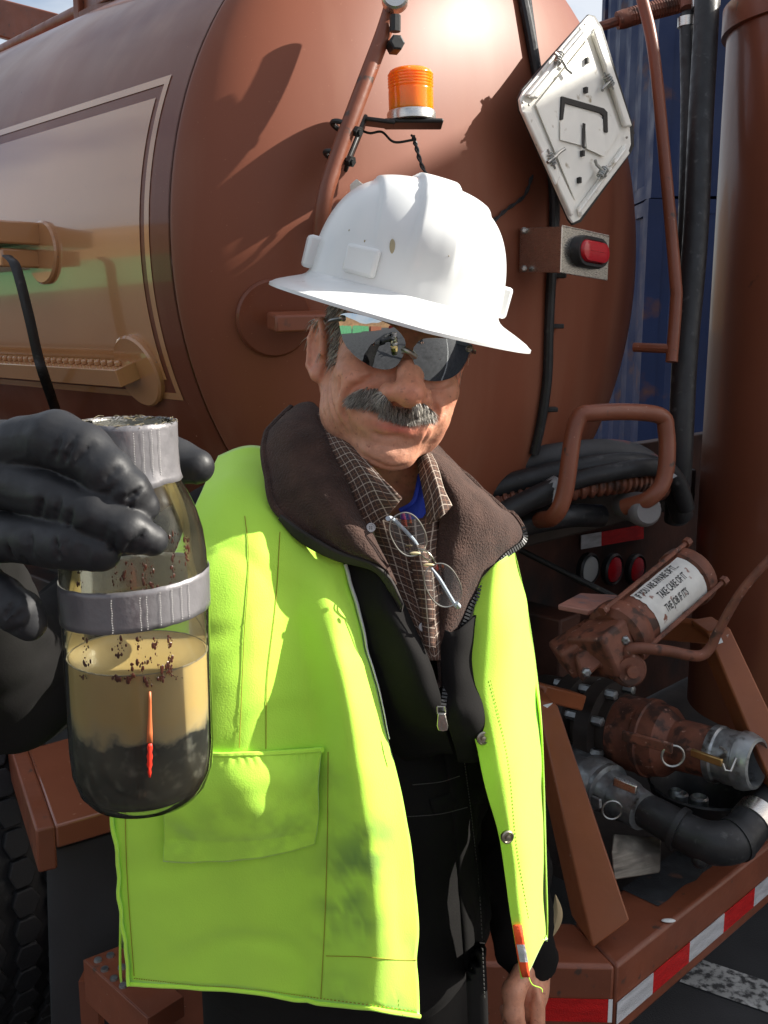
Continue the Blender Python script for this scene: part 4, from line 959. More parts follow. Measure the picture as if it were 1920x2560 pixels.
h.chain([W(1334, 2440, 1.395), W(1346, 2500, 1.375)], [.004, .006], .006)
hP, hF = h.mesh(1)
P = np.concatenate([hw, BP, hP]); Fc = np.concatenate([HF, BF + len(hw), hF + len(hw) + len(BP)])
body = npobj('body', P, Fc, skin, man)
nH = len(hw)
T_ = np.ones((len(P), 4), np.float32)
x, y, z = HP[:, 0], HP[:, 1], HP[:, 2]
def blob(c, r): return np.exp(-(((x-c[0])/r[0])**2 + ((y-c[1])/r[1])**2 + ((z-c[2])/r[2])**2))
red = np.clip(blob((0, -.125, -.016), (.026, .03, .02))*1.0 + blob((-.044, -.08, -.022), (.025, .03, .02))*.6 + blob((.044, -.08, -.022), (.025, .03, .02))*.6 + blob((-.085, .016, 0), (.012, .03, .04))*.8 + blob((.085, .016, 0), (.012, .03, .04))*.8, 0, 1)
lips = np.clip(blob((0, -.10, -.0555), (.027, .02, .0055))*1.0, 0, 1)
stub = np.clip(blob((0, -.085, -.088), (.05, .05, .03)) + blob((-.05, -.04, -.085), (.03, .04, .03))*.6 + blob((.05, -.04, -.085), (.03, .04, .03))*.6, 0, 1) * (.5 + .5*np.random.rand(nH))
for k, (r_, l_, s_) in enumerate(((.02, .06, .20), (.22, .48, .17), (.25, .45, .13))):
    T_[:nH, k] = (1 - r_*red) * (1 - l_*lips) * (1 - s_*stub)
a = body.data.color_attributes.new('tint', 'FLOAT_COLOR', 'POINT'); a.data.foreach_set('color', T_.ravel())

# --- moustache, hair
def strands(name, roots, m, seg=4, w=.00055):
    V, Fq = [], []
    for p, d0, d1, L, ww in roots:
        o = len(V); sd = d0.cross(Vector((random.gauss(0, 1), random.gauss(0, 1), random.gauss(0, 1)))).normalized(); pt = p.copy()
        up = sd.cross(d0).normalized()
        for k in range(seg+1):
            r = ww*(1 - .75*k/seg)
            V += [pt + sd*r, pt - sd*r*.6 + up*r, pt - sd*r*.6 - up*r]
            pt = pt + d0.lerp(d1, k/seg).normalized() * (L/seg)
        for k in range(seg):
            for q in range(3): Fq.append((o+k*3+q, o+k*3+(q+1) % 3, o+k*3+3+(q+1) % 3, o+k*3+3+q))
    me = bpy.data.meshes.new(name); me.from_pydata([tuple(p) for p in V], [], Fq); me.update(); me.shade_smooth()
    o = bpy.data.objects.new(name, me); SC.collection.objects.link(o); me.materials.append(m); setpar(o, man)
    a = me.color_attributes.new('tint', 'FLOAT_COLOR', 'POINT'); n = (seg+1)*3; c = []
    for i in range(len(roots)):
        g = random.choice((.25, .5, .8, 1.0, 1.25, 1.5)) * random.uniform(.8, 1.1); c += [(g, g*.97, g*.92, 1)] * n
    a.data.foreach_set('color', np.array(c, np.float32).ravel()); return o
hairm = mat('grey_hair', (.46, .44, .41), .45, var=.1, attr='tint')
HX, HYv, HZ = [Vector(HM.col[i][:3]) for i in range(3)]
def hit_head(u, v):
    r = ray(u, v).normalized(); h = head_bvh.ray_cast(CAM + r*.5, r); return h[0], h[1]
top = [(880, 988), (898, 974), (922, 965), (946, 970), (968, 994), (994, 1022), (1020, 1026), (1044, 1008), (1062, 1008), (1078, 1024)]
bot = [(882, 1002), (898, 1012), (922, 1016), (948, 1020), (968, 1028), (994, 1040), (1020, 1046), (1044, 1044), (1062, 1044), (1078, 1040)]
roots = []
for i in range(4200):
    s = random.random()*(len(top)-1); k = min(int(s), len(top)-2); t = s-k; q = random.random()**.8
    u = top[k][0]*(1-t)+top[k+1][0]*t; v = (top[k][1]*(1-t)+top[k+1][1]*t)*(1-q) + (bot[k][1]*(1-t)+bot[k+1][1]*t)*q*.85 + (top[k][1]*(1-t)+top[k+1][1]*t)*q*.15
    p, n = hit_head(u, v)
    if not p: continue
    out = (u - 1000)/85; dn = -HZ
    d0 = (n*.75 + dn*.6 + HX*out*.40 + Vector([random.gauss(0, .16) for _ in range(3)])).normalized()
    d1 = (dn*1.0 + n*-.05 + HX*out*.45 + Vector([random.gauss(0, .2) for _ in range(3)])).normalized()
    roots.append((p - n*.001, d0, d1, random.uniform(.008, .0150), .00034*random.uniform(.7, 1.4)))
for i in range(900):
    xx = random.uniform(-.019, .019); h_ = head_bvh.ray_cast(HM @ Vector((xx, -.3, random.uniform(-.042, -.033))), HM.to_3x3() @ Vector((0, 1, 0)))
    if h_[0]: roots.append((h_[0], (h_[1]*.6 - HZ*.8 + HX*xx*9 + Vector([random.gauss(0, .16) for _ in range(3)])).normalized(), (-HZ + HX*xx*14).normalized(), random.uniform(.007, .012), .00034*random.uniform(.7, 1.3)))
strands('moustache', roots, hairm)
roots = []
for i in range(2200):
    lx = random.choice((-1, -1, 1)); zz = random.uniform(-.008, .075); yy = random.uniform(-.052, .08)
    if zz < .028 and yy < -.03: continue
    if zz < .03 and -.002 < yy < .034: continue
    o = HM @ Vector((lx*.2, yy, zz)); d = (HM.to_3x3() @ Vector((-lx, 0, 0)))
    h_ = head_bvh.ray_cast(o, d)
    if not h_[0]: continue
    p, n = h_[0], h_[1]
    d0 = (n*.35 - HZ*.75 + HYv*.5 + Vector([random.gauss(0, .2) for _ in range(3)])).normalized()
    roots.append((p, d0, (-HZ*.8 + HYv*.5 + n*.05).normalized(), random.uniform(.012, .022), .0005))
strands('hair', roots, hairm)
roots = []
for i in range(260):
    s = random.choice((-1, 1)); xx = random.uniform(.012, .05); o = HM @ Vector((s*xx, -.3, .036 - .12*(xx-.03)**2*30 + random.uniform(-.004, .004)))
    h_ = head_bvh.ray_cast(o, HM.to_3x3() @ Vector((0, 1, 0)))
    if h_[0]: roots.append((h_[0], (h_[1]*.5 + HX*s*.8 + HZ*.2).normalized(), (HX*s + h_[1]*.1).normalized(), .010, .0005))
strands('eyebrows', roots, hairm)

# --- mirror sunglasses
mirror = mat('mirror_lens', (.52, .54, .56), .012, 1.0, var=.0)
gun = mat('gunmetal_wire', (.35, .33, .29), .3, 1.0)
eye_c = HM @ Vector((0, -.004, .004))
def lens_pt(u, v):                   # wrap surface in front of the eyes
    o = HI @ CAM; d = (HI.to_3x3() @ ray(u, v)); c = Vector((0, -.012, .048)); r = Vector((.087, .112, .100))
    O = Vector([(o[i]-c[i])/r[i] for i in range(3)]); D = Vector([d[i]/r[i] for i in range(3)])
    A, B, Cc = D.dot(D), 2*O.dot(D), O.dot(O)-1; q = max(B*B-4*A*Cc, 0); return CAM + ray(u, v)*((-B - math.sqrt(q))/(2*A))
def fill(outline, fn, nr=7):
    cu = sum(p[0] for p in outline)/len(outline); cv = sum(p[1] for p in outline)/len(outline)
    O = crom([Vector((p[0], p[1], 0)) for p in outline + outline[:1]], 4)[:-1]
    rows = [[fn(cu + (p.x-cu)*(k/nr), cv + (p.y-cv)*(k/nr)) for p in O] for k in range(nr+1)]
    rows[0] = [fn(cu + (p.x-cu)*.02, cv + (p.y-cv)*.02) for p in O]
    return rows
specs = empty('placeholder', (0, 0, 0)); bpy.data.objects.remove(specs)
LL = [(846, 800), (852, 786), (880, 783), (930, 795), (975, 812), (1003, 835), (1014, 858), (1009, 885), (1000, 903), (988, 917), (966, 924), (935, 919), (908, 905), (881, 884), (858, 852)]
RL = [(1034, 868), (1055, 848), (1095, 845), (1140, 850), (1180, 862), (1180, 880), (1168, 902), (1152, 927), (1125, 946), (1093, 953), (1064, 950), (1046, 938), (1037, 914), (1031, 890)]
sg = MB().grid(fill(LL, lens_pt), True).obj('sunglasses', mirror, man, angle=0, label='mirrored wraparound sunglasses')
MB().grid(fill(RL, lens_pt), True).obj('lens', mirror, sg, angle=0)
m = MB(); m.tube(crom([lens_pt(1006, 872), lens_pt(1016, 876) + Vector((0, -.003, 0)), lens_pt(1030, 884) + Vector((0, -.003, 0)), lens_pt(1040, 892)], 5), .0026, 8)
m.tube(crom([lens_pt(1004, 882), lens_pt(1018, 880), lens_pt(1036, 897)], 5), .0016, 8); m.obj('bridge', gun, sg)
for s, a, lb_ in ((-1, lens_pt(858, 796), 0), (1, lens_pt(1172, 872), 0)):
    e = HM @ Vector((s*.082, .012, .034)); mid = HM @ Vector((s*.084, -.03, .033))
    m = MB(); m.tube(crom([a, a.lerp(mid, .5) + HX*s*.004, mid, e], 5), [.0026, .0022, .0018, .0016], 8); m.ball(a + HX*s*.001, .0034, .0028, .0034); m.obj('temple_arm', gun, sg)

# --- hard hat
TR_ = HM @ Vector((0, 0, 0)); HH = Matrix.Translation(W(1007, 741, 1.125)) @ Ry(14) @ Rz(9) @ Rx(2)
def hat_pt(x, y, z): return HH @ Vector((x, y, z))
ha, hb, hh = .111, .134, .123
def shell(th, t):
    c, s = math.cos(th), math.sin(th); r = math.cos(t)**.62; zz = hh*math.sin(t)**.86
    x, y = ha*c*r, hb*s*r
    if s < 0: y *= 1 - .04*(1-abs(c))
    lift = min(1, max(0, (zz - .018)/.05)); lift = lift*lift*(3-2*lift)
    def ss(e0, e1, v): q = min(1, max(0, (v-e0)/(e1-e0))); return q*q*(3-2*q)
    w = .017 + .006*(1 - zz/hh)
    rid = .0062*(1 - ss(w, w+.004, abs(x))) + .0042*(1 - ss(.058, .0625, abs(x)))
    n = Vector((x/ha**2, y/hb**2, max(zz, .01)/hh**2)).normalized()
    p = Vector((x, y, zz)) + n*rid*lift
    return p
NT, NR = 160, 44
G = []
for i in range(NR+1):
    t = (math.pi/2 - .012)*(i/NR); G.append([HH @ shell(2*math.pi*k/NT, t) for k in range(NT)])
hat = MB().grid(G, True).add(G[-1], [tuple(range(NT))]).obj('hard_hat', hatm, man, angle=0, label='white plastic full brim hard hat')
def brimw(th):
    s = math.sin(th); return .040 + .020*max(0, -s)**1.5 + .004*max(0, s)
G = []
for q in [-.06, 0, .06, .15, .3, .5, .7, .85, .95, 1.0]:
    row = []
    for k in range(NT):
        th = 2*math.pi*k/NT; c, s = math.cos(th), math.sin(th); w = brimw(th)
        x, y = (ha + w*q)*c, (hb + w*q)*s*(1 - .04*(1-abs(c)) if s < 0 else 1)
        drop = -.004 - .020*max(0, q)**1.3 + (.006*math.exp(-max(0, q)/.08) if q >= 0 else .006)
        if q >= .95: drop -= .001
        row.append(hat_pt(x, y, drop + .004*abs(c)*max(q, 0)))
    G.append(row)
low = [[HH @ (HH.inverted() @ p - Vector((0, 0, .0034))) for p in r] for r in reversed(G)]
MB().grid(G + low, True).obj('brim', hatm, hat, angle=50)
for (th, zz, wdt, hg, tk) in ((math.radians(180), .022, .020, .036, .009), (0, .022, .020, .036, .009), (math.radians(232), .024, .021, .030, .004)):
    p = shell(th, math.asin(min(1, (zz/hh))**(1/.86))); nrm = Vector((math.cos(th)/ha, math.sin(th)/hb, 0)).normalized(); tg = Vector((-nrm.y, nrm.x, 0))
    m = MB(); m.box(HH @ (p + nrm*.001), HH.to_3x3() @ tg, HH.to_3x3() @ Vector((0, 0, 1)), HH.to_3x3() @ nrm, wdt, hg/2, tk); m.obj('accessory_slot', hatm, hat, bevel=.004)
scuff = mat('hat_scuff', (.36, .31, .20), .7)
hat_b = bvh_obj(hat)
p = onto(hat_b, 981, 616, .0004); m = MB(); m.ball(p, .003, .001, .0075); m.obj('sticker_residue', scuff, hat)
for u, v, r in ((873, 576, .0008), (912, 603, .0010), (1122, 640, .0006)):
    MB().ball(onto(hat_b, u, v, .0), r, .0005, r*1.5).obj('scuff', scuff, hat)
# suspension band inside, seen from below
m = MB(); G = [[hat_pt((ha-.008)*math.cos(2*math.pi*k/48), (hb-.010)*math.sin(2*math.pi*k/48), z_) for k in range(48)] for z_ in (-.012, .014)]
m.grid(G, True); m.obj('sweat_band', blackcloth, hat, solid=.003)

# --- jacket
j = Field((-.60, .56, .70), (.30, 1.46, 1.47), .0062)
j.ell((-.035, 1.245, 1.25), (.180, .135, .19), .05).ell((-.055, 1.225, 1.04), (.195, .160, .22), .06).ell((-.070, 1.225, .83), (.215, .165, .16), .06)
j.cone(SHR + Vector((.02, .02, -.005)), (-.04, 1.22, 1.37), .062, .075, .05).cone(SHL, (-.02, 1.24, 1.365), .058, .075, .05)
j.chain([SHR, SHR.lerp(ELR, .5) + Vector((-.01, 0, -.012)), ELR, ELR.lerp(WRR, .5) + Vector((-.012, .01, -.01)), WRR], [.074, .074, .071, .064, .050], .025)
j.chain([SHL, SHL.lerp(ELL, .5), ELL, ELL.lerp(WRL, .6), WRL + Vector((0, 0, .012))], [.060, .060, .058, .052, .043], .025)
JP, JF = j.mesh(2)
c_ = (JP - np.array(WRR)) ; 
for i in range(len(JP)):
    p = Vector(JP[i]); k = .0045*noise.noise(p*11) + .0028*noise.noise(Vector((p.x*14, p.y*14, p.z*34)) + Vector((3, 1, 7)))
    if p.y < 1.08 and p.x < -.2 or p.x > .12: k += .007*noise.noise(Vector((p.x*16, p.y*16, p.z*26)) + Vector((9, 9, 9))) - .006*max(0, 1 - 5*abs(noise.noise(Vector((p.x*10, p.y*14, p.z*18)))))
    JP[i] += np.array((p - Vector((-.05, 1.24, p.z))).normalized()) * k
jacket = npobj('jacket', JP, JF, blackcloth, man)
jb = bvh_of(JP, JF)
G = sheet([[(848, 1388, 1.055), (895, 1398, 1.045), (940, 1412, 1.035), (988, 1458, 1.04)], [(868, 1500, 1.055), (925, 1510, 1.035), (980, 1530, 1.026), (1034, 1572, 1.04)],
           [(915, 1650, 1.05), (985, 1650, 1.028), (1045, 1662, 1.020), (1088, 1705, 1.032)], [(945, 1770, 1.052), (1020, 1780, 1.03), (1072, 1782, 1.022), (1104, 1785, 1.026)], [(985, 1900, 1.10), (1050, 1890, 1.085), (1100, 1880, 1.075), (1135, 1880, 1.07)]], 10, 12, wr=.004, ws=16)
MB().grid(G).obj('jacket_front', blackcloth, jacket, solid=.003, angle=0)
G = sheet([[(1100, 1560, 1.055), (1130, 1580, 1.045), (1160, 1560, 1.05), (1200, 1520, 1.08)], [(1106, 1720, 1.038), (1140, 1720, 1.03), (1175, 1710, 1.04), (1230, 1690, 1.08)], [(1122, 1800, 1.03), (1160, 1800, 1.025), (1200, 1800, 1.035), (1260, 1790, 1.08)], [(1145, 1900, 1.07), (1190, 1900, 1.07), (1240, 1890, 1.08), (1290, 1880, 1.12)]], 10, 10, wr=.005, ws=17)
MB().grid(G).obj('jacket_front', blackcloth, jacket, solid=.003, angle=0)
def strip(pts, wd, off, name, m, parent, b=jb, th=.002, fall=1.05):
    C = crom([Vector((u, v, 0)) for u, v in pts], 10); rows = []
    for i, p in enumerate(C):
        t = (C[min(i+1, len(C)-1)] - C[max(i-1, 0)]).normalized(); s = Vector((-t.y, t.x, 0))
        rows.append([onto(b, (p+s*k).x, (p+s*k).y, off*(1 - .5*abs(k)/(wd+1e-6)), fall) for k in (-wd, -wd*.5, 0, wd*.5, wd)])
    return MB().grid(rows).obj(name, m, parent, solid=th, angle=0, off=1 if th > 0 else -1)
strip([(1112, 1790), (1140, 1900), (1160, 2050), (1178, 2250), (1190, 2420), (1196, 2580)], 26, .005, 'fly_flap', blackcloth, jacket)
strip([(1080, 2020), (1115, 2010), (1180, 1990), (1215, 1988)], 22, .004, 'yoke_seam', blackcloth, jacket)
thread = mat('grey_thread', (.10, .095, .09), .9)
def stitch(pts, b, off, name, m, parent, r=.0006, gap=False, n=10, fall=1.0):
    C = [onto(b, q.x, q.y, off, fall) for q in crom([Vector((u, v, 0)) for u, v in pts], n*2)]; mb = MB()
    if gap:
        for i in range(0, len(C)-1, 2): mb.tube([C[i], C[i+1]], r, 5)
    else: mb.tube(C, r, 5)
    return mb.obj(name, m, parent)
for pts in ([(1032, 1962), (1100, 1955), (1150, 1940)], [(1015, 2042), (1100, 2035), (1170, 2018)], [(1158, 1880), (1180, 2050), (1200, 2250), (1212, 2500)]):
    stitch(pts, jb, .006, 'stitching', thread, jacket, .0006, True, 24)

# fleece collar, two turned down leaves
G = sheet([[(728, 1020, 1.20), (752, 1006, 1.21), (785, 1006, 1.20), (806, 1030, 1.16)], [(664, 1085, 1.13), (712, 1058, 1.105), (775, 1060, 1.10), (832, 1100, 1.085)], [(668, 1190, 1.08), (740, 1172, 1.055), (820, 1172, 1.05), (882, 1205, 1.055)],
           [(702, 1288, 1.05), (790, 1282, 1.03), (862, 1290, 1.022), (922, 1315, 1.04)], [(846, 1384, 1.032), (890, 1378, 1.016), (930, 1382, 1.018), (962, 1392, 1.035)], [(934, 1410, 1.03), (955, 1420, 1.026), (975, 1436, 1.026), (992, 1462, 1.035)]], 12, 12, wr=.0022, ws=24)
cl1 = MB().grid(G).obj('fleece_collar', fleece, man, solid=.007, angle=0, off=-1)
edge = [r[0] for r in G]; MB().tube(edge, .0042, 8).obj('collar_piping', fleece, cl1)
shellm = mat('collar_binding', (.035, .030, .027), .8, var=.3, vs=20, bump=.4, bs=300)
G2 = sheet([[(704, 1286, 1.045), (700, 1296, 1.05)], [(760, 1326, 1.032), (752, 1352, 1.04)], [(846, 1376, 1.024), (838, 1396, 1.034)], [(928, 1404, 1.022), (936, 1424, 1.03)], [(978, 1445, 1.024), (978, 1478, 1.032)], [(1010, 1510, 1.026), (1006, 1530, 1.034)]], 4, 10)
MB().grid(G2).obj('collar_edge', shellm, cl1, solid=.003, angle=0)
G = sheet([[(1040, 1085, 1.20), (1062, 1088, 1.22), (1090, 1108, 1.22), (1112, 1140, 1.22)], [(1066, 1150, 1.11), (1105, 1160, 1.105), (1158, 1186, 1.135), (1204, 1226, 1.18)], [(1098, 1260, 1.075), (1160, 1270, 1.065), (1230, 1285, 1.09), (1310, 1328, 1.15)],
           [(1092, 1370, 1.065), (1140, 1380, 1.055), (1190, 1390, 1.07), (1254, 1394, 1.11)], [(1084, 1480, 1.062), (1118, 1490, 1.052), (1150, 1494, 1.058), (1186, 1484, 1.08)], [(1086, 1600, 1.055), (1102, 1610, 1.045), (1118, 1612, 1.046), (1138, 1600, 1.056)], [(1094, 1710, 1.045), (1099, 1716, 1.04), (1104, 1718, 1.04), (1110, 1716, 1.043)]], 12, 12, wr=.0022, ws=24)
cl2 = MB().grid(G).obj('fleece_collar', fleece, man, solid=.007, angle=0, off=-1)
MB().tube([r[-1] for r in G[:13*1+12]], .0040, 8).obj('collar_piping', fleece, cl2)
# zip along that edge
ze = [r[-1] for r in G][22:]; zz_ = crom(ze[::3] + [Y(1104, 1760, 1.028)], 6)
zipm = mat('black_zip_nylon', (.03, .03, .03), .4)
MB().tube([p + Vector((.001, -.001, -.002)) for p in zz_], .0042, 8, flat=.4).obj('zip_tape', blackcloth, man)
zipper = MB().tube([zz_[-1], zz_[-1] + Vector((.001, -.003, -.006)), zz_[-1] + Vector((.002, -.003, -.016))], [.004, .0055, .004], 10).obj('zip_slider', blackp, man)
zt = None; acc = 0; last = zz_[0]
L_ = 0
for i in range(1, len(zz_)):
    L_ += (zz_[i]-zz_[i-1]).length
n_t = int(L_/.0040); cum = [0]
for i in range(1, len(zz_)): cum.append(cum[-1] + (zz_[i]-zz_[i-1]).length)
for k in range(n_t):
    d = (k+.5)*L_/n_t; i = max(1, next(q for q in range(len(cum)) if cum[q] >= d)); t = (d-cum[i-1])/max(1e-9, cum[i]-cum[i-1]); p = zz_[i-1].lerp(zz_[i], t) + Vector((.0015, -.004, -.001))
    tg = (zz_[i]-zz_[i-1]).normalized(); xx = tg.cross(Vector((0, -1, 0))).normalized(); yy = xx.cross(tg)
    if zt is None:
        zt = MB().box((0, 0, 0), (1, 0, 0), (0, 1, 0), (0, 0, 1), .0030, .0016, .0012).obj('zip_tooth', zipm, None, smooth=False); zt.matrix_basis = M4(xx, yy, tg, p); setpar(zt, zipper)
    else: dup(zt, M4(xx, yy, tg, p), zipper)
pm = mat('pull_metal', (.40, .38, .34), .35, 1.0, var=.2, vs=90, bump=.3, bs=300)
pa, pb = Y(1102, 1760, 1.008), Y(1107, 1826, 1.006); pv = (pb-pa).normalized(); sx = Vector((1, 0, 0)); ny = Vector((0, -1, 0))
PL = (pb-pa).length
def pull(pts): return [pa + pv*(b_*PL) + sx*a_ for a_, b_ in pts]
MB().tube(pull([(-.004, .1), (-.0045, .35), (.0045, .35), (.004, .1), (-.004, .1)]), .0011, 8).obj('zip_pull', pm, zipper)
m = MB(); m.prism(pull([(-.004, .34), (.004, .34), (.0062, .8), (.005, .98), (.0, 1.02), (-.005, .98), (-.0062, .8)]), ny*.0022); pt_ = m.obj('pull_tab', pm, zipper, bevel=.0008)

# shirt and undershirt
def plaid():
    m = bpy.data.materials.new('brown_plaid_shirt'); m.use_nodes = True; n = m.node_tree.nodes; l = m.node_tree.links; b = n['Principled BSDF']; b.inputs['Roughness'].default_value = .85
    uv = n.new('ShaderNodeUVMap'); sp = n.new('ShaderNodeSeparateXYZ'); l.new(uv.outputs['UV'], sp.inputs['Vector']); col = None
    def line(out, period, wdt, ph):
        a = n.new('ShaderNodeMath'); a.operation = 'MULTIPLY_ADD'; a.inputs[1].default_value = 1/period; a.inputs[2].default_value = ph; l.new(out, a.inputs[0])
        fr = n.new('ShaderNodeMath'); fr.operation = 'FRACT'; l.new(a.outputs[0], fr.inputs[0])
        lt = n.new('ShaderNodeMath'); lt.operation = 'LESS_THAN'; lt.inputs[1].default_value = wdt; l.new(fr.outputs[0], lt.inputs[0]); return lt.outputs[0]
    base = (.058, .030, .021, 1)
    prev = None
    for ax, per, w, ph, c in (('X', .0105, .10, .1, (.48, .40, .33, 1)), ('Y', .0105, .10, .3, (.48, .40, .33, 1)), ('X', .0105, .07, .55, (.20, .10, .06, 1)), ('Y', .0105, .07, .75, (.20, .10, .06, 1))):
        mx = n.new('ShaderNodeMixRGB'); ml = n.new('ShaderNodeMath'); ml.operation = 'MULTIPLY'; ml.inputs[1].default_value = .75; l.new(line(sp.outputs[ax], per, w, ph), ml.inputs[0]); l.new(ml.outputs[0], mx.inputs['Fac'])
        if prev is None: mx.inputs['Color1'].default_value = base
        else: l.new(prev, mx.inputs['Color1'])
        mx.inputs['Color2'].default_value = c; prev = mx.outputs['Color']
    l.new(prev, b.inputs['Base Color']); return m
shirtm = plaid()
G = sheet([[(890, 1270, 1.085), (950, 1285, 1.078), (1015, 1300, 1.072), (1080, 1290, 1.075), (1118, 1280, 1.095)], [(925, 1380, 1.075), (978, 1380, 1.062), (1030, 1385, 1.056), (1072, 1382, 1.058), (1104, 1380, 1.072)],
           [(972, 1480, 1.06), (1012, 1482, 1.052), (1050, 1484, 1.048), (1082, 1482, 1.05), (1110, 1480, 1.06)], [(1020, 1560, 1.05), (1045, 1562, 1.045), (1065, 1562, 1.042), (1085, 1562, 1.046), (1105, 1560, 1.055)], [(1062, 1650, 1.04), (1075, 1650, 1.04), (1085, 1650, 1.04), (1095, 1650, 1.042), (1106, 1650, 1.048)]], 9, 10, wr=.0035, ws=26)
shirt = MB().grid(G).obj('shirt', shirtm, man, angle=0, solid=.002); uvgrid(shirt, G); shb = bvh_obj(shirt)
G = sheet([[(1020, 1360, 1.052), (1045, 1362, 1.046), (1062, 1364, 1.05)], [(1038, 1440, 1.046), (1060, 1440, 1.040), (1076, 1440, 1.044)], [(1052, 1520, 1.041), (1068, 1520, 1.036), (1082, 1520, 1.040)], [(1064, 1620, 1.035), (1076, 1620, 1.031), (1086, 1620, 1.034)]], 6, 8, wr=.002, ws=30)
o = MB().grid(G).obj('placket', shirtm, shirt, angle=0, solid=.002); uvgrid(o, G)
G = sheet([[(792, 1030, 1.15), (806, 1034, 1.14), (822, 1046, 1.125)], [(822, 1108, 1.078), (856, 1104, 1.066), (884, 1112, 1.062)], [(870, 1212, 1.05), (915, 1190, 1.032), (948, 1186, 1.030)], [(902, 1292, 1.042), (950, 1260, 1.024), (985, 1225, 1.020)], [(922, 1332, 1.042), (966, 1292, 1.030), (1006, 1246, 1.026)]], 10, 10, wr=.0012, ws=30)
o = MB().grid(G).obj('shirt_collar', shirtm, shirt, angle=0, solid=.003); uvgrid(o, G); cb1 = bvh_obj(o)
G = sheet([[(1030, 1090, 1.17), (1048, 1090, 1.18), (1062, 1100, 1.19)], [(1044, 1165, 1.085), (1072, 1155, 1.078), (1092, 1160, 1.085)], [(1058, 1240, 1.055), (1095, 1228, 1.045), (1112, 1225, 1.055)], [(1070, 1312, 1.05), (1106, 1290, 1.040), (1130, 1264, 1.052)]], 10, 10, wr=.0012, ws=30)
o = MB().grid(G).obj('shirt_collar', shirtm, shirt, angle=0, solid=.003); uvgrid(o, G)
btn = mat('pearl_button', (.55, .55, .56), .25, coat=.5)
for b_, u, v in ((cb1, 927, 1319), (shb, 1058, 1567)):
    p = onto(b_, u, v, .003, 1.03); bt = MB().lathe(p, Vector((.15, -1, .1)), [(.0048, -.001), (.0052, .0008), (.0044, .0016), (.0036, .0008), (.0005, .0006)], 20).obj('button', btn, shirt)
    for dx, dz in ((-.0011, .0011), (.0011, .0011), (-.0011, -.0011), (.0011, -.0011)): MB().ball(p + Vector((dx, -.0012, dz)), .0006).obj('button_hole', blackp, bt)
teem = mat('blue_undershirt', (.02, .05, .42), .8, bump=.3, bs=500)
G = sheet([[(1000, 1278, 1.088), (1034, 1254, 1.086), (1050, 1188, 1.11)], [(1000, 1300, 1.080), (1040, 1275, 1.076), (1064, 1215, 1.09)], [(1002, 1340, 1.072), (1038, 1320, 1.068), (1066, 1280, 1.075)]], 8, 8)
MB().grid(G).obj('undershirt', teem, man, angle=0, solid=.003)
MB().tube([p + Vector((0, -.001, .001)) for p in G[0]], .0026, 8).obj('neck_band', teem, man)

# --- vest
stains = [((900, 2150), 95, .75), ((940, 2090), 70, .6), ((860, 2250), 60, .75), ((900, 2310), 55, .5), ((820, 2330), 35, .7), ((1000, 2380), 45, .4), ((700, 2080), 130, .25), ((560, 2030), 70, .2), ((800, 1950), 70, .25), ((460, 2110), 60, .2), ((840, 2470), 60, .4), ((980, 2500), 50, .45)]
def vest_tint(p):
    q = p - CAM; d = q.dot(FW); u = 960 + q.x/d*F; v = 1280 - q.dot(UP)/d*F; k = 0
    for (cu, cv), r, a in stains:
        k = max(k, a*math.exp(-((u-cu)/r)**2 - ((v-cv)/(r*.8))**2))
    k *= max(0, min(1, .55 + 1.6*noise.noise(p*38) + .7*noise.noise(p*120)))
    g = .05*max(0, noise.noise(p*9 + Vector((4, 4, 4))))
    return (1 - .85*k - g, 1 - .82*k - g, 1 - .3*k)
def cloth(name, G, parent, th=.0025, m=lime, off=-1):
    o = MB().grid(G).obj(name, m, parent, solid=th, angle=0, off=off); colours(o, 'stain', vest_tint); return o
def folds(a, b, p):
    k = 0
    k += .0030*math.sin(p.x*40 + p.z*6 + 1.5*noise.noise(p*4))*max(0, min(1, (b-.3)*2))
    k += .0045*noise.noise(Vector((p.x*9, p.y*4, p.z*5))) + .0022*noise.noise(Vector((p.x*16, p.y*6, p.z*20)) + Vector((2, 8, 1)))
    k += .0006*noise.noise(p*42) - .0030*max(0, 1 - 6*abs(noise.noise(Vector((p.x*6 + p.z*3, p.y*4, p.z*8 - p.x*3)))))*min(1, b*2)
    return k
LV = [[(545, 1138, 1.19), (592, 1122, 1.185), (640, 1118, 1.185), (690, 1132, 1.18), (725, 1160, 1.17), (750, 1190, 1.16)],
      [(498, 1240, 1.085), (570, 1228, 1.075), (640, 1236, 1.075), (700, 1262, 1.075), (762, 1305, 1.075), (805, 1340, 1.075)],
      [(436, 1380, 1.025), (540, 1368, 1.010), (640, 1370, 1.012), (722, 1388, 1.030), (792, 1390, 1.044), (852, 1394, 1.050)],
      [(366, 1550, .985), (500, 1540, .975), (625, 1540, .985), (730, 1545, 1.016), (832, 1550, 1.006), (893, 1546, 1.042)],
      [(300, 1760, .975), (460, 1750, .966), (612, 1750, .972), (765, 1752, 1.000), (872, 1760, .972), (948, 1762, 1.024)],
      [(286, 2000, .982), (450, 1992, .968), (612, 1992, .968), (775, 1995, .992), (905, 2000, .958), (1004, 2002, 1.010)],
      [(300, 2240, .995), (460, 2242, .982), (622, 2246, .980), (785, 2252, .998), (930, 2256, .958), (1036, 2258, 1.008)],
      [(325, 2458, 1.01), (470, 2470, .998), (630, 2482, .992), (790, 2505, 1.004), (932, 2526, .968), (1047, 2538, 1.010)]]
GV = sheet(LV, 14, 14, disp=folds); vest = cloth('vest', GV, man); vest['label'] = 'lime yellow high visibility vest'; vb_ = bvh_obj(vest)
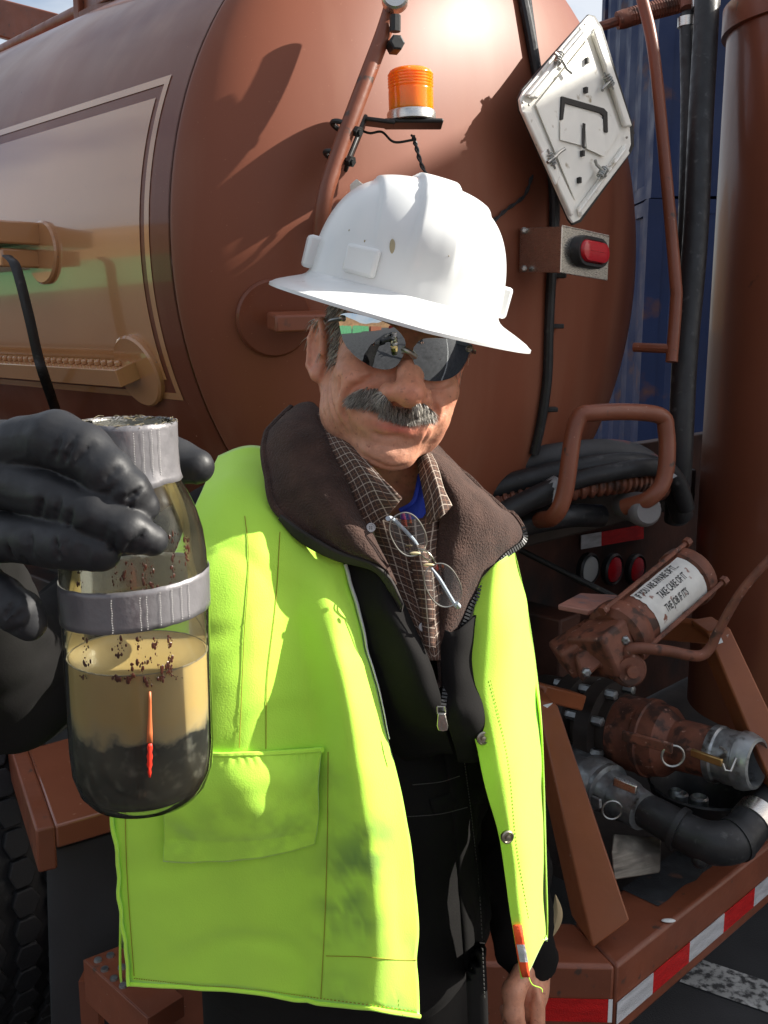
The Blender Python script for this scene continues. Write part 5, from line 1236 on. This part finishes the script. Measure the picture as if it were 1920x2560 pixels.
RV = [[(1196, 1452, 1.085), (1236, 1412, 1.085), (1262, 1395, 1.10), (1284, 1372, 1.15)], [(1180, 1560, 1.064), (1230, 1545, 1.060), (1275, 1535, 1.085), (1320, 1528, 1.165)], [(1160, 1730, 1.048), (1220, 1715, 1.042), (1280, 1705, 1.072), (1340, 1700, 1.17)],
      [(1195, 1892, 1.035), (1250, 1885, 1.030), (1300, 1882, 1.060), (1350, 1880, 1.15)], [(1246, 2092, 1.025), (1282, 2090, 1.022), (1318, 2090, 1.05), (1358, 2090, 1.135)], [(1282, 2322, 1.03), (1308, 2322, 1.03), (1334, 2320, 1.055), (1366, 2318, 1.12)], [(1304, 2456, 1.04), (1324, 2438, 1.04), (1344, 2392, 1.06), (1366, 2345, 1.11)]]
G = sheet(RV, 12, 14, disp=lambda a, b, p: .005*noise.noise(Vector((p.x*12, p.y*6, p.z*16))) + .003*math.sin(p.z*42 + 3*noise.noise(p*6))*(1-a))
vr = cloth('vest_panel', G, vest); vrb = bvh_obj(vr)
G = []
for zz, wd in ((1.43, .0), (1.38, .55), (1.28, .8), (1.15, .92), (1.0, 1.0), (.87, 1.03), (.838, 1.03)):
    low = max(0, min(1, (1.25-zz)/.1))
    cols = [(-.315, 1.07 + .14*(1-low)), (-.335, 1.2), (-.26, 1.37), (-.06, 1.43), (.10, 1.42), (.19, 1.36), (.215, 1.24), (.205, 1.15 + .08*(1-low))]
    G.append([Vector((-.05 + (x_+.05)*(.45+.55*wd), 1.25 + (y_-1.25)*(.5+.5*wd), zz)) for x_, y_ in cols])
G = [[p + Vector((.006*noise.noise(p*9), .01*noise.noise(p*7), 0)) for p in crom(r, 6)] for r in G]
G = [list(c) for c in zip(*[crom(list(c), 5) for c in zip(*G)])]
cloth('vest_back', G, vest)
# patch pocket, seams, binding, snaps
PK = [[(416, 1892, 0), (500, 1888, 0), (600, 1886, 0), (700, 1880, 0), (808, 1872, 0)], [(416, 1960, 0), (500, 1960, 0), (600, 1955, 0), (700, 1955, 0), (803, 1955, 0)], [(412, 2060, 0), (500, 2060, 0), (600, 2060, 0), (700, 2060, 0), (796, 2050, 0)], [(410, 2150, 0), (500, 2150, 0), (600, 2146, 0), (700, 2135, 0), (786, 2112, 0)]]
def pk_d(a, b, p):
    bag = math.sin(math.pi*min(1, b*1.25))*.010*(.4 + .6*math.sin(math.pi*a)); g = .0007*math.sin(a*95 + 7*noise.noise(p*30))*math.exp(-((b-.07)/.06)**2)
    return bag + g + .005*noise.noise(p*14) + .0022*noise.noise(p*34)
G = sheet(PK, 22, 18, conv=lambda u, v, d: onto(vb_, u, v, .0045, .99), disp=pk_d)
pocket = cloth('pocket', G, vest); pkb = bvh_obj(pocket)
MB().tube([p + Vector((0, -.002, 0)) for p in G[0]], .0030, 8).obj('pocket_hem', lime, pocket)
colours(bpy.data.objects['pocket_hem'], 'stain', lambda p: (1, 1, 1))
othr = mat('orange_thread', (.30, .22, .02), .8)
for pts in ([(612, 1290), (622, 1400), (610, 1600), (598, 1870)], [(700, 1330), (690, 1500), (668, 1700), (665, 1872)], [(820, 1880), (818, 2100), (812, 2300), (802, 2496)], [(815, 2390), (900, 2392), (1000, 2400), (1042, 2400)]):
    stitch(pts, vb_, .0010, 'stitching', othr, vest, .0004)
stitch([(312, 2010), (318, 2200), (335, 2440)], vb_, .0010, 'stitching', othr, vest, .0004)
stitch([(335, 2446), (480, 2462), (640, 2474), (800, 2496), (1040, 2528)], vb_, .0012, 'stitching', othr, vest, .0005, True, 24)
stitch([(1226, 1700), (1270, 1900), (1290, 2100), (1322, 2300)], vrb, .0012, 'stitching', othr, vest, .0004, True, 22)
hem = [r[0] for r in GV[60:]]; MB().tube([p + Vector((.004*noise.noise(p*30), -.002, 0)) for p in hem], .0042, 8, flat=.5).obj('edge_binding', lime, vest)
MB().tube([p + Vector((0, -.001, 0)) for p in GV[-1]], .0026, 8).obj('bottom_hem', lime, vest)
for n_ in ('edge_binding', 'bottom_hem'): colours(bpy.data.objects[n_], 'stain', lambda p: (1, 1, 1))
trimw = mat('white_trim', (.72, .74, .70), .8, bump=.6, bs=300)
tr = [r[-1] for r in GV[30:62]]; MB().tube([p + Vector((.002, -.002, 0)) for p in tr], [.005, .005, .003, .0015], 8, flat=.4).obj('edge_trim', trimw, vest)
snapm = mat('snap_metal', (.34, .31, .25), .35, 1.0)
for u, v in ((1207, 1845), (1268, 2092)):
    p = onto(vrb, u, v, .001, 1.04); MB().lathe(p, Vector((.35, -1, .1)), [(.0075, -.002), (.0078, .0016), (.0062, .0026), (.0052, .0010), (.0030, .0010), (.0026, .0034), (.0005, .0038)], 24).obj('snap', snapm, vest)
orange = mat('orange_binding', (.80, .085, .02), .7, bump=.4, bs=300)
G = [[onto(vrb, u0 + (u1-u0)*k/3, v, .003, 1.045) for k in range(4)] for u0, u1, v in ((1282, 1304, 2312), (1287, 1309, 2345), (1293, 1315, 2385), (1300, 1321, 2420), (1306, 1322, 2440))]
ob_ = MB().grid(G).obj('orange_tab', orange, vest, solid=.002)
G = [[p + Vector((0, -.0026, 0)) for p in (onto(vrb, u0 + (u1-u0)*k/3, v, .003, 1.045) for k in range(4))] for u0, u1, v in ((1291, 1311, 2358), (1295, 1316, 2380), (1299, 1320, 2402))]
MB().grid(G).obj('silver_patch', reflw, ob_)
MB().tube(crom([Y(1318, 2430, 1.05), Y(1330, 2460, 1.045), Y(1352, 2470, 1.045), Y(1356, 2480, 1.045)], 6), .0007, 5).obj('loose_thread', lime, vest); colours(bpy.data.objects['loose_thread'], 'stain', lambda p: (1, 1, 1))

# --- trousers, boots
t = Field((-.36, 1.0, .05), (.24, 1.48, 1.0), .010)
t.ell((-.06, 1.24, .88), (.17, .135, .13), .05)
for L in LG: t.chain(L, [.105, .082, .075], .04)
TP, TF = t.mesh(2); npobj('trousers', TP, TF, blackcloth, man)
bootm = mat('black_boot_leather', (.018, .016, .015), .45, bump=.3, bs=90)
for L in LG:
    bt = Field(np.array(L[2]) - np.array((.08, .25, .12)), np.array(L[2]) + np.array((.08, .12, .12)), .006)
    a = L[2]; bt.cone(a + Vector((0, .01, .06)), a + Vector((0, .01, -.03)), .052, .05, .02).chain([a + Vector((0, .03, -.06)), a + Vector((0, -.10, -.058)), a + Vector((0, -.165, -.065))], [.042, .043, .034], .02)
    q, r_ = bt.mesh(2); q[:, 2] = np.maximum(q[:, 2], .002); npobj('boot', q, r_, bootm, man)

# --- glove holding the bottle
gm_ = mat('black_nitrile', (.0125, .0132, .0155), .56, var=.2, vs=25, bump=.22, bs=60, rvar=.14, bdist=.003)
g = Field(np.array(W(130, 1300, 0.658)) - np.array((.27, .16, .14)), np.array(W(220, 1300, 0.658)) + np.array((.10, .16, .13)), .0018)
IDX = [W(-10, 1150, .640), W(60, 1116, .622), W(140, 1098, .606), W(210, 1130, .598), W(270, 1182, .594), W(322, 1232, .594), W(358, 1266, .598)]
MID = [W(-60, 1222, .650), W(20, 1206, .622), W(130, 1240, .604), W(240, 1284, .592), W(322, 1328, .588), W(380, 1352, .593)]
RNG = [W(-90, 1335, .655), W(-10, 1340, .628), W(90, 1352, .606), W(180, 1364, .594), W(252, 1380, .591)]
PKY = [W(-130, 1420, .660), W(-70, 1445, .635), W(0, 1490, .622), W(50, 1532, .616), W(74, 1558, .618)]
g.chain(IDX, [.019, .0188, .0180, .0172, .0152, .0138, .0104], .003)
g.chain(MID, [.0175, .0168, .0152, .0152, .0132, .0098], .0022)
g.chain(RNG, [.0172, .0166, .0150, .0152, .0122], .0022)
g.chain(PKY, [.0155, .0152, .0140, .0142, .0110], .003)
g.chain([W(20, 1130, 0.666), W(-60, 1215, 0.683), W(-110, 1330, 0.693)], [.022, .024, .024], .012)
g.cone(W(-40, 1170, 0.688), WRR, .030, .030, .02).cone(W(-90, 1300, 0.698), WRR, .032, .030, .02).cone(W(-110, 1390, 0.698), WRR, .026, .029, .02)
THB = [W(-60, 1270, 0.738), W(120, 1230, 0.753), W(300, 1180, 0.738), W(430, 1150, 0.726), W(492, 1166, 0.720)]
g.chain(THB, [.028, .022, .0186, .0172, .0132], .006)
g.ell(W(345, 1108, 0.728), (.012, .010, .008), .008)
for q, rr_ in ((IDX, (.019, .0188, .0180, .0172, .0152, .0138, .0104)), (MID, (.0175, .0168, .0152, .0152, .0132, .0098)), (RNG, (.0172, .0166, .0150, .0152, .0122)), (PKY, (.0155, .0152, .0140, .0142, .0110))):
    for t in (.40, .47, .53, .70, .76, .88, .93):
        i = t*(len(q)-1); k = int(i); p = q[k].lerp(q[min(k+1, len(q)-1)], i-k); d = (q[min(k+1, len(q)-1)]-q[k]).normalized(); sd = d.cross(Vector((0, -1, 0))).normalized(); sk = random.uniform(-.4, .4)
        rl = float(np.interp(i, range(len(q)), rr_)); a0_ = random.uniform(-.9, .2)
        arc = [p + (Vector((0, -1, 0))*math.cos(a0_ + e_) + sd*math.sin(a0_ + e_))*(rl + .0004) + d*(.004*sk*e_) for e_ in (0, .35, .7, 1.0)]; g.chain(arc, [.0004, .0012, .0012, .0003], .0022, 'sub')
GP, GF = g.mesh(1)
for i in range(len(GP)):
    p = Vector(GP[i]); k = .0007*noise.noise(p*60) - .0006*max(0, 1 - 6*abs(noise.noise(Vector((p.x*45 + p.z*20, p.y*45, p.z*60 - p.x*25)))))
    GP[i, 1] += k; GP[i, 2] += k*.6
npobj('glove', GP, GF, gm_, man, )
# ------------------------------------------------------------------ sample bottle held in the glove
bo = W(362, 1985, .690); bz_ = Vector((.004, -.01, 1)).normalized(); K = .0489
bottle = empty('sample_bottle', bo, 'glass sample bottle of murky water with dark sediment and duct tape bands', 'bottle')
glass = bpy.data.materials.new('clear_bottle_glass'); glass.use_nodes = True
n = glass.node_tree.nodes; l = glass.node_tree.links; n.clear()
out = n.new('ShaderNodeOutputMaterial'); mix = n.new('ShaderNodeMixShader'); tr = n.new('ShaderNodeBsdfTransparent'); gl = n.new('ShaderNodeBsdfGlossy'); fr = n.new('ShaderNodeLayerWeight')
tr.inputs['Color'].default_value = (.975, .985, .96, 1); gl.inputs['Roughness'].default_value = .07; gl.inputs['Color'].default_value = (.95, .97, .95, 1); fr.inputs['Blend'].default_value = .22
film_ = n.new('ShaderNodeBsdfDiffuse'); film_.inputs['Color'].default_value = (.42, .37, .24, 1); nz_ = n.new('ShaderNodeTexNoise'); nz_.inputs['Scale'].default_value = 22; nz_.inputs['Detail'].default_value = 6
tcn = n.new('ShaderNodeTexCoord'); l.new(tcn.outputs['Object'], nz_.inputs['Vector']); rm = n.new('ShaderNodeMapRange'); rm.inputs['From Min'].default_value = .35; rm.inputs['From Max'].default_value = .8; rm.inputs['To Min'].default_value = .0; rm.inputs['To Max'].default_value = .07; l.new(nz_.outputs['Fac'], rm.inputs['Value'])
m1 = n.new('ShaderNodeMixShader'); l.new(rm.outputs['Result'], m1.inputs['Fac']); l.new(tr.outputs[0], m1.inputs[1]); l.new(film_.outputs[0], m1.inputs[2])
l.new(fr.outputs['Fresnel'], mix.inputs['Fac']); l.new(m1.outputs[0], mix.inputs[1]); l.new(gl.outputs[0], mix.inputs[2]); l.new(mix.outputs[0], out.inputs['Surface'])
HBt = .262
prof = [(.0005, .004), (.030, .003), (.034, .0), (.038, .0015), (.044, .009), (.0478, .022), (K, .040), (K, .160), (.0482, .176), (.0462, .190), (.0425, .203), (.0375, .2145), (.0335, .2225), (.0316, .2285), (.0310, .236), (.0308, HBt)]
gb = MB().lathe(bo, bz_, prof, 64, (False, False)).obj('glass', glass, bottle, angle=0)
pin = [(max(r-.0026, .0004), max(h, .0045)) for r, h in prof]
MB().lathe(bo, bz_, pin, 64, (False, False)).obj('inner_glass', glass, gb, angle=0)
tape = mat('duct_tape', (.205, .198, .206), .38, .35, var=.22, vs=18, bump=.2, bs=200, stretch=(1, 1, .35), spots=((.06, .056, .053), 30, .60, .72), rvar=.12)
bx, by, _ = frame(bz_)
def around(a, r, h): return bo + bz_*h + (bx*math.cos(a) + by*math.sin(a))*r
def prof_r(h):
    return float(np.interp(h, [q[1] for q in prof], [q[0] for q in prof]))
camdir = (CAM - bo); ca = math.atan2(camdir.dot(by), camdir.dot(bx))
# body band, a little aslant, and the neck wrap
rows = []
for i in range(8):
    row = []
    for k in range(96):
        a = 2*math.pi*k/96; sl = .0035*math.sin(a - ca); h = .1345 + .027*i/7 + sl + .0006*noise.noise(Vector((k*.5, i*.1, 3)))
        row.append(around(a, K + .0009 + .0004*noise.noise(Vector((k*.35, i*.5, 1))), h))
    rows.append(row)
MB().grid(rows, True).obj('tape_band', tape, bottle, angle=0, solid=.0006)
rows = []
for i in range(12):
    row = []
    for k in range(96):
        a = 2*math.pi*k/96; lo = 0.2245 - .007*max(0, math.cos(a - ca + .9)); h = lo + (HBt + .001 - lo)*i/11 + (.0008*noise.noise(Vector((k*.8, 7, 1))) if i == 11 else 0)
        row.append(around(a, max(prof_r(h), .0308) + .0012 + .0007*noise.noise(Vector((k*.22, i*.4, 6))), h))
    rows.append(row)
nw = MB().grid(rows, True).obj('neck_tape', tape, bottle, angle=0, solid=.0007)
fray = mat('frayed_tape_thread', (.24, .20, .13), .9, var=.5, vs=80, spots=((.05, .045, .03), 60, .5, .6))
mb = MB()
for k in range(150):
    a = random.uniform(0, 2*math.pi); p = around(a, .0318 + random.uniform(-.0022, .001), HBt + random.uniform(-.001, .0012)); q = around(a + random.uniform(-.3, .3), .0312 + random.uniform(-.004, .001), HBt + random.uniform(-.002, .0018))
    mb.tube(crom([p, p.lerp(q, .5) + Vector((0, 0, random.uniform(0, .0012))), q], 3), .00022, 4)
mb.obj('frayed_rim', fray, nw, kind='stuff')
dots = MB()
for base, lo, hi, rr in ((-.30, .1360, .1595, K + .0019), (.05, .1360, .1595, K + .0019), (.13, .1360, .1595, K + .0019), (.30, .1370, .1595, K + .0019), (.46, .1370, .1595, K + .0019), (.60, .1370, .1595, K + .0019), (.72, .1370, .1595, K + .0019), (.1, .229, .260, .0333), (.28, .229, .260, .0333), (.45, .229, .260, .0333), (.62, .229, .260, .0333)):
    for q in range(int((hi-lo)/.0016)):
        a = ca + base + .004*math.sin(q); sl = .0035*math.sin(a - ca); dots.ball(around(a, rr - .0003, lo + sl + q*.0016), .00042, .00042, .0003, None, 6, 4)
dots.obj('tape_weave', mat('tape_scrim', (.50, .49, .47), .5), bottle, kind='stuff')
# contents
def layered():
    m = bpy.data.materials.new('murky_water_and_sediment'); m.use_nodes = True; n = m.node_tree.nodes; l = m.node_tree.links; b = n['Principled BSDF']
    tc = n.new('ShaderNodeTexCoord'); mp = n.new('ShaderNodeMapping'); l.new(tc.outputs['Object'], mp.inputs['Vector']); mp.inputs['Location'].default_value = tuple(-x for x in bo)
    sp = n.new('ShaderNodeSeparateXYZ'); l.new(mp.outputs['Vector'], sp.inputs['Vector'])
    def nz(sc, d=6):
        t = n.new('ShaderNodeTexNoise'); t.inputs['Scale'].default_value = sc; t.inputs['Detail'].default_value = d; l.new(tc.outputs['Object'], t.inputs['Vector']); return t.outputs['Fac']
    ad = n.new('ShaderNodeMath'); ad.operation = 'MULTIPLY_ADD'; ad.inputs[1].default_value = .030; l.new(nz(62, 9), ad.inputs[0]); l.new(sp.outputs['Z'], ad.inputs[2])
    cr = n.new('ShaderNodeValToRGB'); rm = n.new('ShaderNodeMapRange'); rm.inputs['From Min'].default_value = 0; rm.inputs['From Max'].default_value = .11; l.new(ad.outputs[0], rm.inputs['Value']); l.new(rm.outputs['Result'], cr.inputs['Fac'])
    e = cr.color_ramp.elements; e[0].position = 0; e[0].color = (.010, .010, .010, 1); e[1].position = 1; e[1].color = (.40, .28, .11, 1)
    for pos, c in ((.40, (.014, .014, .014, 1)), (.63, (.022, .022, .021, 1)), (.648, (.17, .145, .10, 1)), (.69, (.36, .275, .145, 1)), (.80, (.40, .28, .115, 1))):
        q = e.new(pos); q.color = c
    sp2 = n.new('ShaderNodeMapRange'); sp2.inputs['From Min'].default_value = .52; sp2.inputs['From Max'].default_value = .72; sp2.inputs['To Max'].default_value = .9; l.new(nz(95), sp2.inputs['Value'])
    lt = n.new('ShaderNodeMath'); lt.operation = 'LESS_THAN'; lt.inputs[1].default_value = .067; l.new(ad.outputs[0], lt.inputs[0]); mu = n.new('ShaderNodeMath'); mu.operation = 'MULTIPLY'; l.new(sp2.outputs['Result'], mu.inputs[0]); l.new(lt.outputs[0], mu.inputs[1])
    mx = n.new('ShaderNodeMixRGB'); mx.inputs['Color2'].default_value = (.12, .115, .10, 1); l.new(mu.outputs[0], mx.inputs['Fac']); l.new(cr.outputs['Color'], mx.inputs['Color1'])
    l.new(mx.outputs['Color'], b.inputs['Base Color']); b.inputs['Roughness'].default_value = .35; b.inputs['Subsurface Weight'].default_value = .05; b.inputs['Subsurface Radius'].default_value = (1, .75, .4); b.inputs['Subsurface Scale'].default_value = .012
    return m
WL = .1050
lp_ = [(max(r-.003, .0004), max(h, .006)) for r, h in prof if h < WL] + [(K-.003, WL - .001), (K-.0034, WL), (K-.006, WL-.0012), (.03, WL-.0015), (.0005, WL-.0015)]
MB().lathe(bo, bz_, lp_, 64, (False, False)).obj('murky_water', layered(), bottle, angle=30)
scum = mat('oily_scum', (.10, .045, .02), .4, var=.4, vs=60)
mb = MB()
for k in range(64): mb.tube([around(2*math.pi*k/64, K-.0024, WL), around(2*math.pi*(k+1.02)/64, K-.0024, WL)], .0004 + .0003*random.random(), 5)
mb.obj('water_ring', mat('water_ring', (.20, .17, .11), .4), bottle, kind='stuff')
# brown drips and specks stuck to the glass
mb = MB()
def speck(a, h, r, e=1.6):
    rr = prof_r(h); t = -bx*math.sin(a) + by*math.cos(a); nr = (bx*math.cos(a) + by*math.sin(a)); mb.ball(around(a, rr + .0001, h), r, r*e, .0005, (t, bz_, nr), 7, 4)
def pix(u, v):                       # photo point on the bottle's front
    r = ray(u, v); o = CAM - bo; best = None
    d = .56
    while d < .72:
        p = CAM + r*d; q = p - bo; h = q.dot(bz_); rad = (q - bz_*h).length
        if h < HBt and rad <= prof_r(max(h, .004)): break
        d += .0007
    q = p - bo; return math.atan2(q.dot(by), q.dot(bx)), q.dot(bz_)
for u0, v0, v1, dens in ((290, 1385, 1480, 26), (312, 1400, 1470, 22), (330, 1400, 1485, 18), (362, 1395, 1480, 34), (378, 1400, 1470, 24), (430, 1330, 1475, 40), (440, 1330, 1470, 16), (465, 1340, 1420, 30), (205, 1425, 1470, 12), (218, 1590, 1670, 20), (300, 1590, 1640, 26), (345, 1590, 1625, 20), (388, 1590, 1640, 16), (425, 1590, 1640, 20), (372, 1640, 1660, 14), (352, 1655, 1685, 16), (330, 1660, 1690, 14), (425, 1640, 1690, 50), (405, 1660, 1700, 40), (368, 1690, 1716, 24), (320, 1690, 1705, 26), (290, 1690, 1700, 18), (446, 1690, 1700, 6), (210, 1685, 1695, 10)):
    for k in range(dens):
        a, h_ = pix(u0 + random.gauss(0, 5), v0 + (v1-v0)*random.random()); speck(a, h_, .00022 + .00085*random.random()**3, random.uniform(1, 2.8))
mb.obj('brown_drips', mat('dried_brown_drips', (.050, .013, .006), .35, var=.4, vs=90, coat=.3), bottle, kind='stuff')
# red and orange reflection in the bottle, painted as thin strips on the glass
redm = mat('red_reflection', (.70, .030, .012), .5, bump=.3, bs=160)
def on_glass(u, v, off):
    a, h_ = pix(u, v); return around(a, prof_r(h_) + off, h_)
orm = mat('orange_reflection', (.55, .15, .05), .5)
for nm_, mt_, pr in (('orange_reflection_streak', orm, ((1728, 1), (1750, 3), (1790, 4.5), (1830, 5.5), (1856, 5.5))), ('red_reflection_streak', redm, ((1858, 4), (1867, 6.5), (1879, 4), (1889, 7.5), (1900, 4.5), (1911, 6), (1921, 2), (1930, 4), (1942, 1)))):
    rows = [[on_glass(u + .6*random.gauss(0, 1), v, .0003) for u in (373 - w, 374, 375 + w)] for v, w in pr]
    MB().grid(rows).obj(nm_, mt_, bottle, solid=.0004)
# ------------------------------------------------------------------ reading glasses hooked on the shirt
gl1c, gl2c = (1020, 1336), (1107, 1463)
lens_m = bpy.data.materials.new('reading_lens'); lens_m.use_nodes = True
n = lens_m.node_tree.nodes; l = lens_m.node_tree.links; n.clear(); out = n.new('ShaderNodeOutputMaterial'); mx = n.new('ShaderNodeMixShader'); tr = n.new('ShaderNodeBsdfTransparent'); gs = n.new('ShaderNodeBsdfGlossy'); fr = n.new('ShaderNodeFresnel')
tr.inputs['Color'].default_value = (.86, .90, .93, 1); gs.inputs['Roughness'].default_value = .04; fr.inputs['IOR'].default_value = 2.1
l.new(fr.outputs[0], mx.inputs['Fac']); l.new(tr.outputs[0], mx.inputs[1]); l.new(gs.outputs[0], mx.inputs[2]); l.new(mx.outputs[0], out.inputs['Surface'])
rg = empty('reading_glasses', Y(1060, 1400, 1.01), 'wire rim reading glasses hanging from the open brown plaid shirt', 'glasses')
def oval(c, y0, a, b, rot, k, sk=0):
    O = []
    for i in range(40):
        t = 2*math.pi*i/40; x, yv = a*k*math.copysign(abs(math.cos(t))**.85, math.cos(t)), b*k*math.copysign(abs(math.sin(t))**.85, math.sin(t))
        u = c[0] + x*math.cos(rot) - yv*math.sin(rot); v = c[1] + x*math.sin(rot) + yv*math.cos(rot); O.append(Y(u, v, y0 + (u-c[0])*sk))
    return O
ROT = math.radians(-28)
for c, y0 in ((gl1c, 1.030), (gl2c, 1.026)):
    rows = [oval(c, y0 - .0012*(1-k*k), 40, 55, ROT, k, .0001) for k in (.02, .3, .6, .85, 1.0)]
    le = MB().grid(rows, True).obj('lens', lens_m, rg, angle=0)
    O = oval(c, y0, 41, 56, ROT, 1.0, .0001); MB().tube(O + O[:1], .0009, 8, False).obj('rim', gun, le)
MB().tube(crom([Y(1042, 1380, 1.027), Y(1058, 1392, 1.021), Y(1072, 1402, 1.021), Y(1080, 1416, 1.025)], 6), .0011, 8).obj('bridge', gun, rg)
MB().tube(crom([Y(1046, 1372, 1.027), Y(1066, 1378, 1.020), Y(1082, 1395, 1.020), Y(1090, 1412, 1.025)], 6), .0009, 8).obj('bridge', gun, rg)
pad_m = mat('nose_pad', (.62, .52, .30), .4)
for p in ((1038, 1383), (1072, 1412)): MB().ball(Y(p[0], p[1], 1.016), .006, .002, .0016).obj('nose_pad', pad_m, rg)
tm = mat('clear_temple', (.50, .55, .60), .3)
MB().tube(crom([Y(1142, 1508, 1.027), Y(1148, 1516, 1.033), Y(1138, 1512, 1.043), Y(1100, 1450, 1.045), Y(1078, 1420, 1.047)], 6), [.002, .0022, .0022, .0022, .0014], 8).obj('temple', tm, rg)
MB().tube(crom([Y(970, 1296, 1.027), Y(985, 1300, 1.043), Y(1030, 1345, 1.047), Y(1048, 1370, 1.049)], 6), [.0028, .0024, .002, .0016], 8).obj('temple', tm, rg)

# ------------------------------------------------------------------ people standing behind the camera, seen in the mirror lenses
def bystander(x, y, rz, label, top, legs, kind):
    e = empty('person', (x, y, 0), label, 'person', 'onlookers reflected in the sunglasses'); e.rotation_euler.z = rz
    if kind not in bystander.cache:
        f = Field((-.42, -.55, .0), (.42, .25, 1.82), .014)
        f.ell((0, 0, 1.62), (.075, .095, .115), .02).cone((0, .01, 1.52), (0, .01, 1.40), .055, .06, .02).ell((0, 0, 1.22), (.15, .09, .22), .05).ell((0, 0, .98), (.15, .10, .12), .05)
        arms = []
        for s in (-1, 1):
            A = [Vector((s*.19, 0, 1.38)), Vector((s*.25, -.03, 1.12)), Vector((s*.16, -.30, 1.22)) if kind == 'phone' else Vector((s*.24, -.10, .86))]
            arms.append(A); f.chain(A, [.05, .04, .03], .03); d = (A[2]-A[1]).normalized(); f.chain([A[2], A[2] + d*.09], [.035, .022], .015)
            f.chain([Vector((s*.09, 0, .92)), Vector((s*.10, 0, .5)), Vector((s*.11, .02, .08)), Vector((s*.12, -.13, .045))], [.085, .06, .045, .035], .03)
        parts = [('body', f.mesh(1), skin2)]
        f = Field((-.42, -.45, .75), (.42, .25, 1.52), .014); f.ell((0, 0, 1.22), (.185, .13, .26), .05).ell((0, 0, 1.0), (.185, .14, .16), .05)
        for A in arms: f.chain([A[0], A[1], A[1].lerp(A[2], .6)], [.066, .056, .05], .03)
        parts.append(('shirt', f.mesh(1), None))
        f = Field((-.3, -.2, .05), (.3, .25, 1.05), .014); f.ell((0, 0, .95), (.18, .13, .12), .04)
        for s in (-1, 1): f.chain([Vector((s*.09, 0, .9)), Vector((s*.10, 0, .5)), Vector((s*.11, .02, .12))], [.10, .08, .07], .03)
        parts.append(('trousers', f.mesh(1), None))
        f = Field((-.25, -.22, .86), (.25, .22, 1.50), .014); f.ell((0, 0, 1.2), (.20, .15, .27), .05).ell((0, 0, 1.0), (.20, .155, .12), .05)
        parts.append(('vest', f.mesh(1), None))
        f = Field((-.16, -.2, 1.62), (.16, .2, 1.84), .012); f.ell((0, 0, 1.70), (.105, .128, .10), .01).ell((0, -.02, 1.685), (.135, .165, .012), .01)
        parts.append(('hard_hat', f.mesh(1), hatm))
        bystander.cache[kind] = parts
    for nm, (P, Fc), m in bystander.cache[kind]:
        key = (kind, nm, (top if nm == 'vest' else legs).name if m is None else '')
        mt = m or {'shirt': shirt2, 'trousers': legs, 'vest': top}[nm]
        if key in bystander.mesh:
            o = bystander.mesh[key].copy(); SC.collection.objects.link(o)
        else:
            o = npobj(nm, P, Fc, mt); bystander.mesh[key] = o
        o.parent = e; o.matrix_parent_inverse = Matrix.Identity(4); o.matrix_basis = Matrix.Identity(4)
    return e
bystander.cache = {}; bystander.mesh = {}
skin2 = mat('plain_skin', (.50, .27, .18), .5); shirt2 = mat('grey_work_shirt', (.16, .17, .20), .8)
redv = mat('red_orange_vest', (.75, .07, .03), .7); orv = mat('orange_vest', (.80, .16, .02), .7); jean = mat('blue_jeans', (.03, .045, .09), .8); darkt = mat('dark_trousers', (.02, .02, .023), .8)
bystander(.02, -.62, math.pi, 'person in red vest and hard hat standing behind the camera', redv, jean, 'phone')
bystander(1.6, -2.3, math.pi - .3, 'onlooker in red vest and dark trousers standing right of the photographer', redv, darkt, 'plain')
bystander(2.7, -3.4, math.pi - .5, 'onlooker in orange vest and dark trousers at the right of the group', orv, darkt, 'plain')
bystander(-.1, -4.6, math.pi, 'onlooker in orange vest and blue jeans, farthest behind the photographer', orv, jean, 'plain')
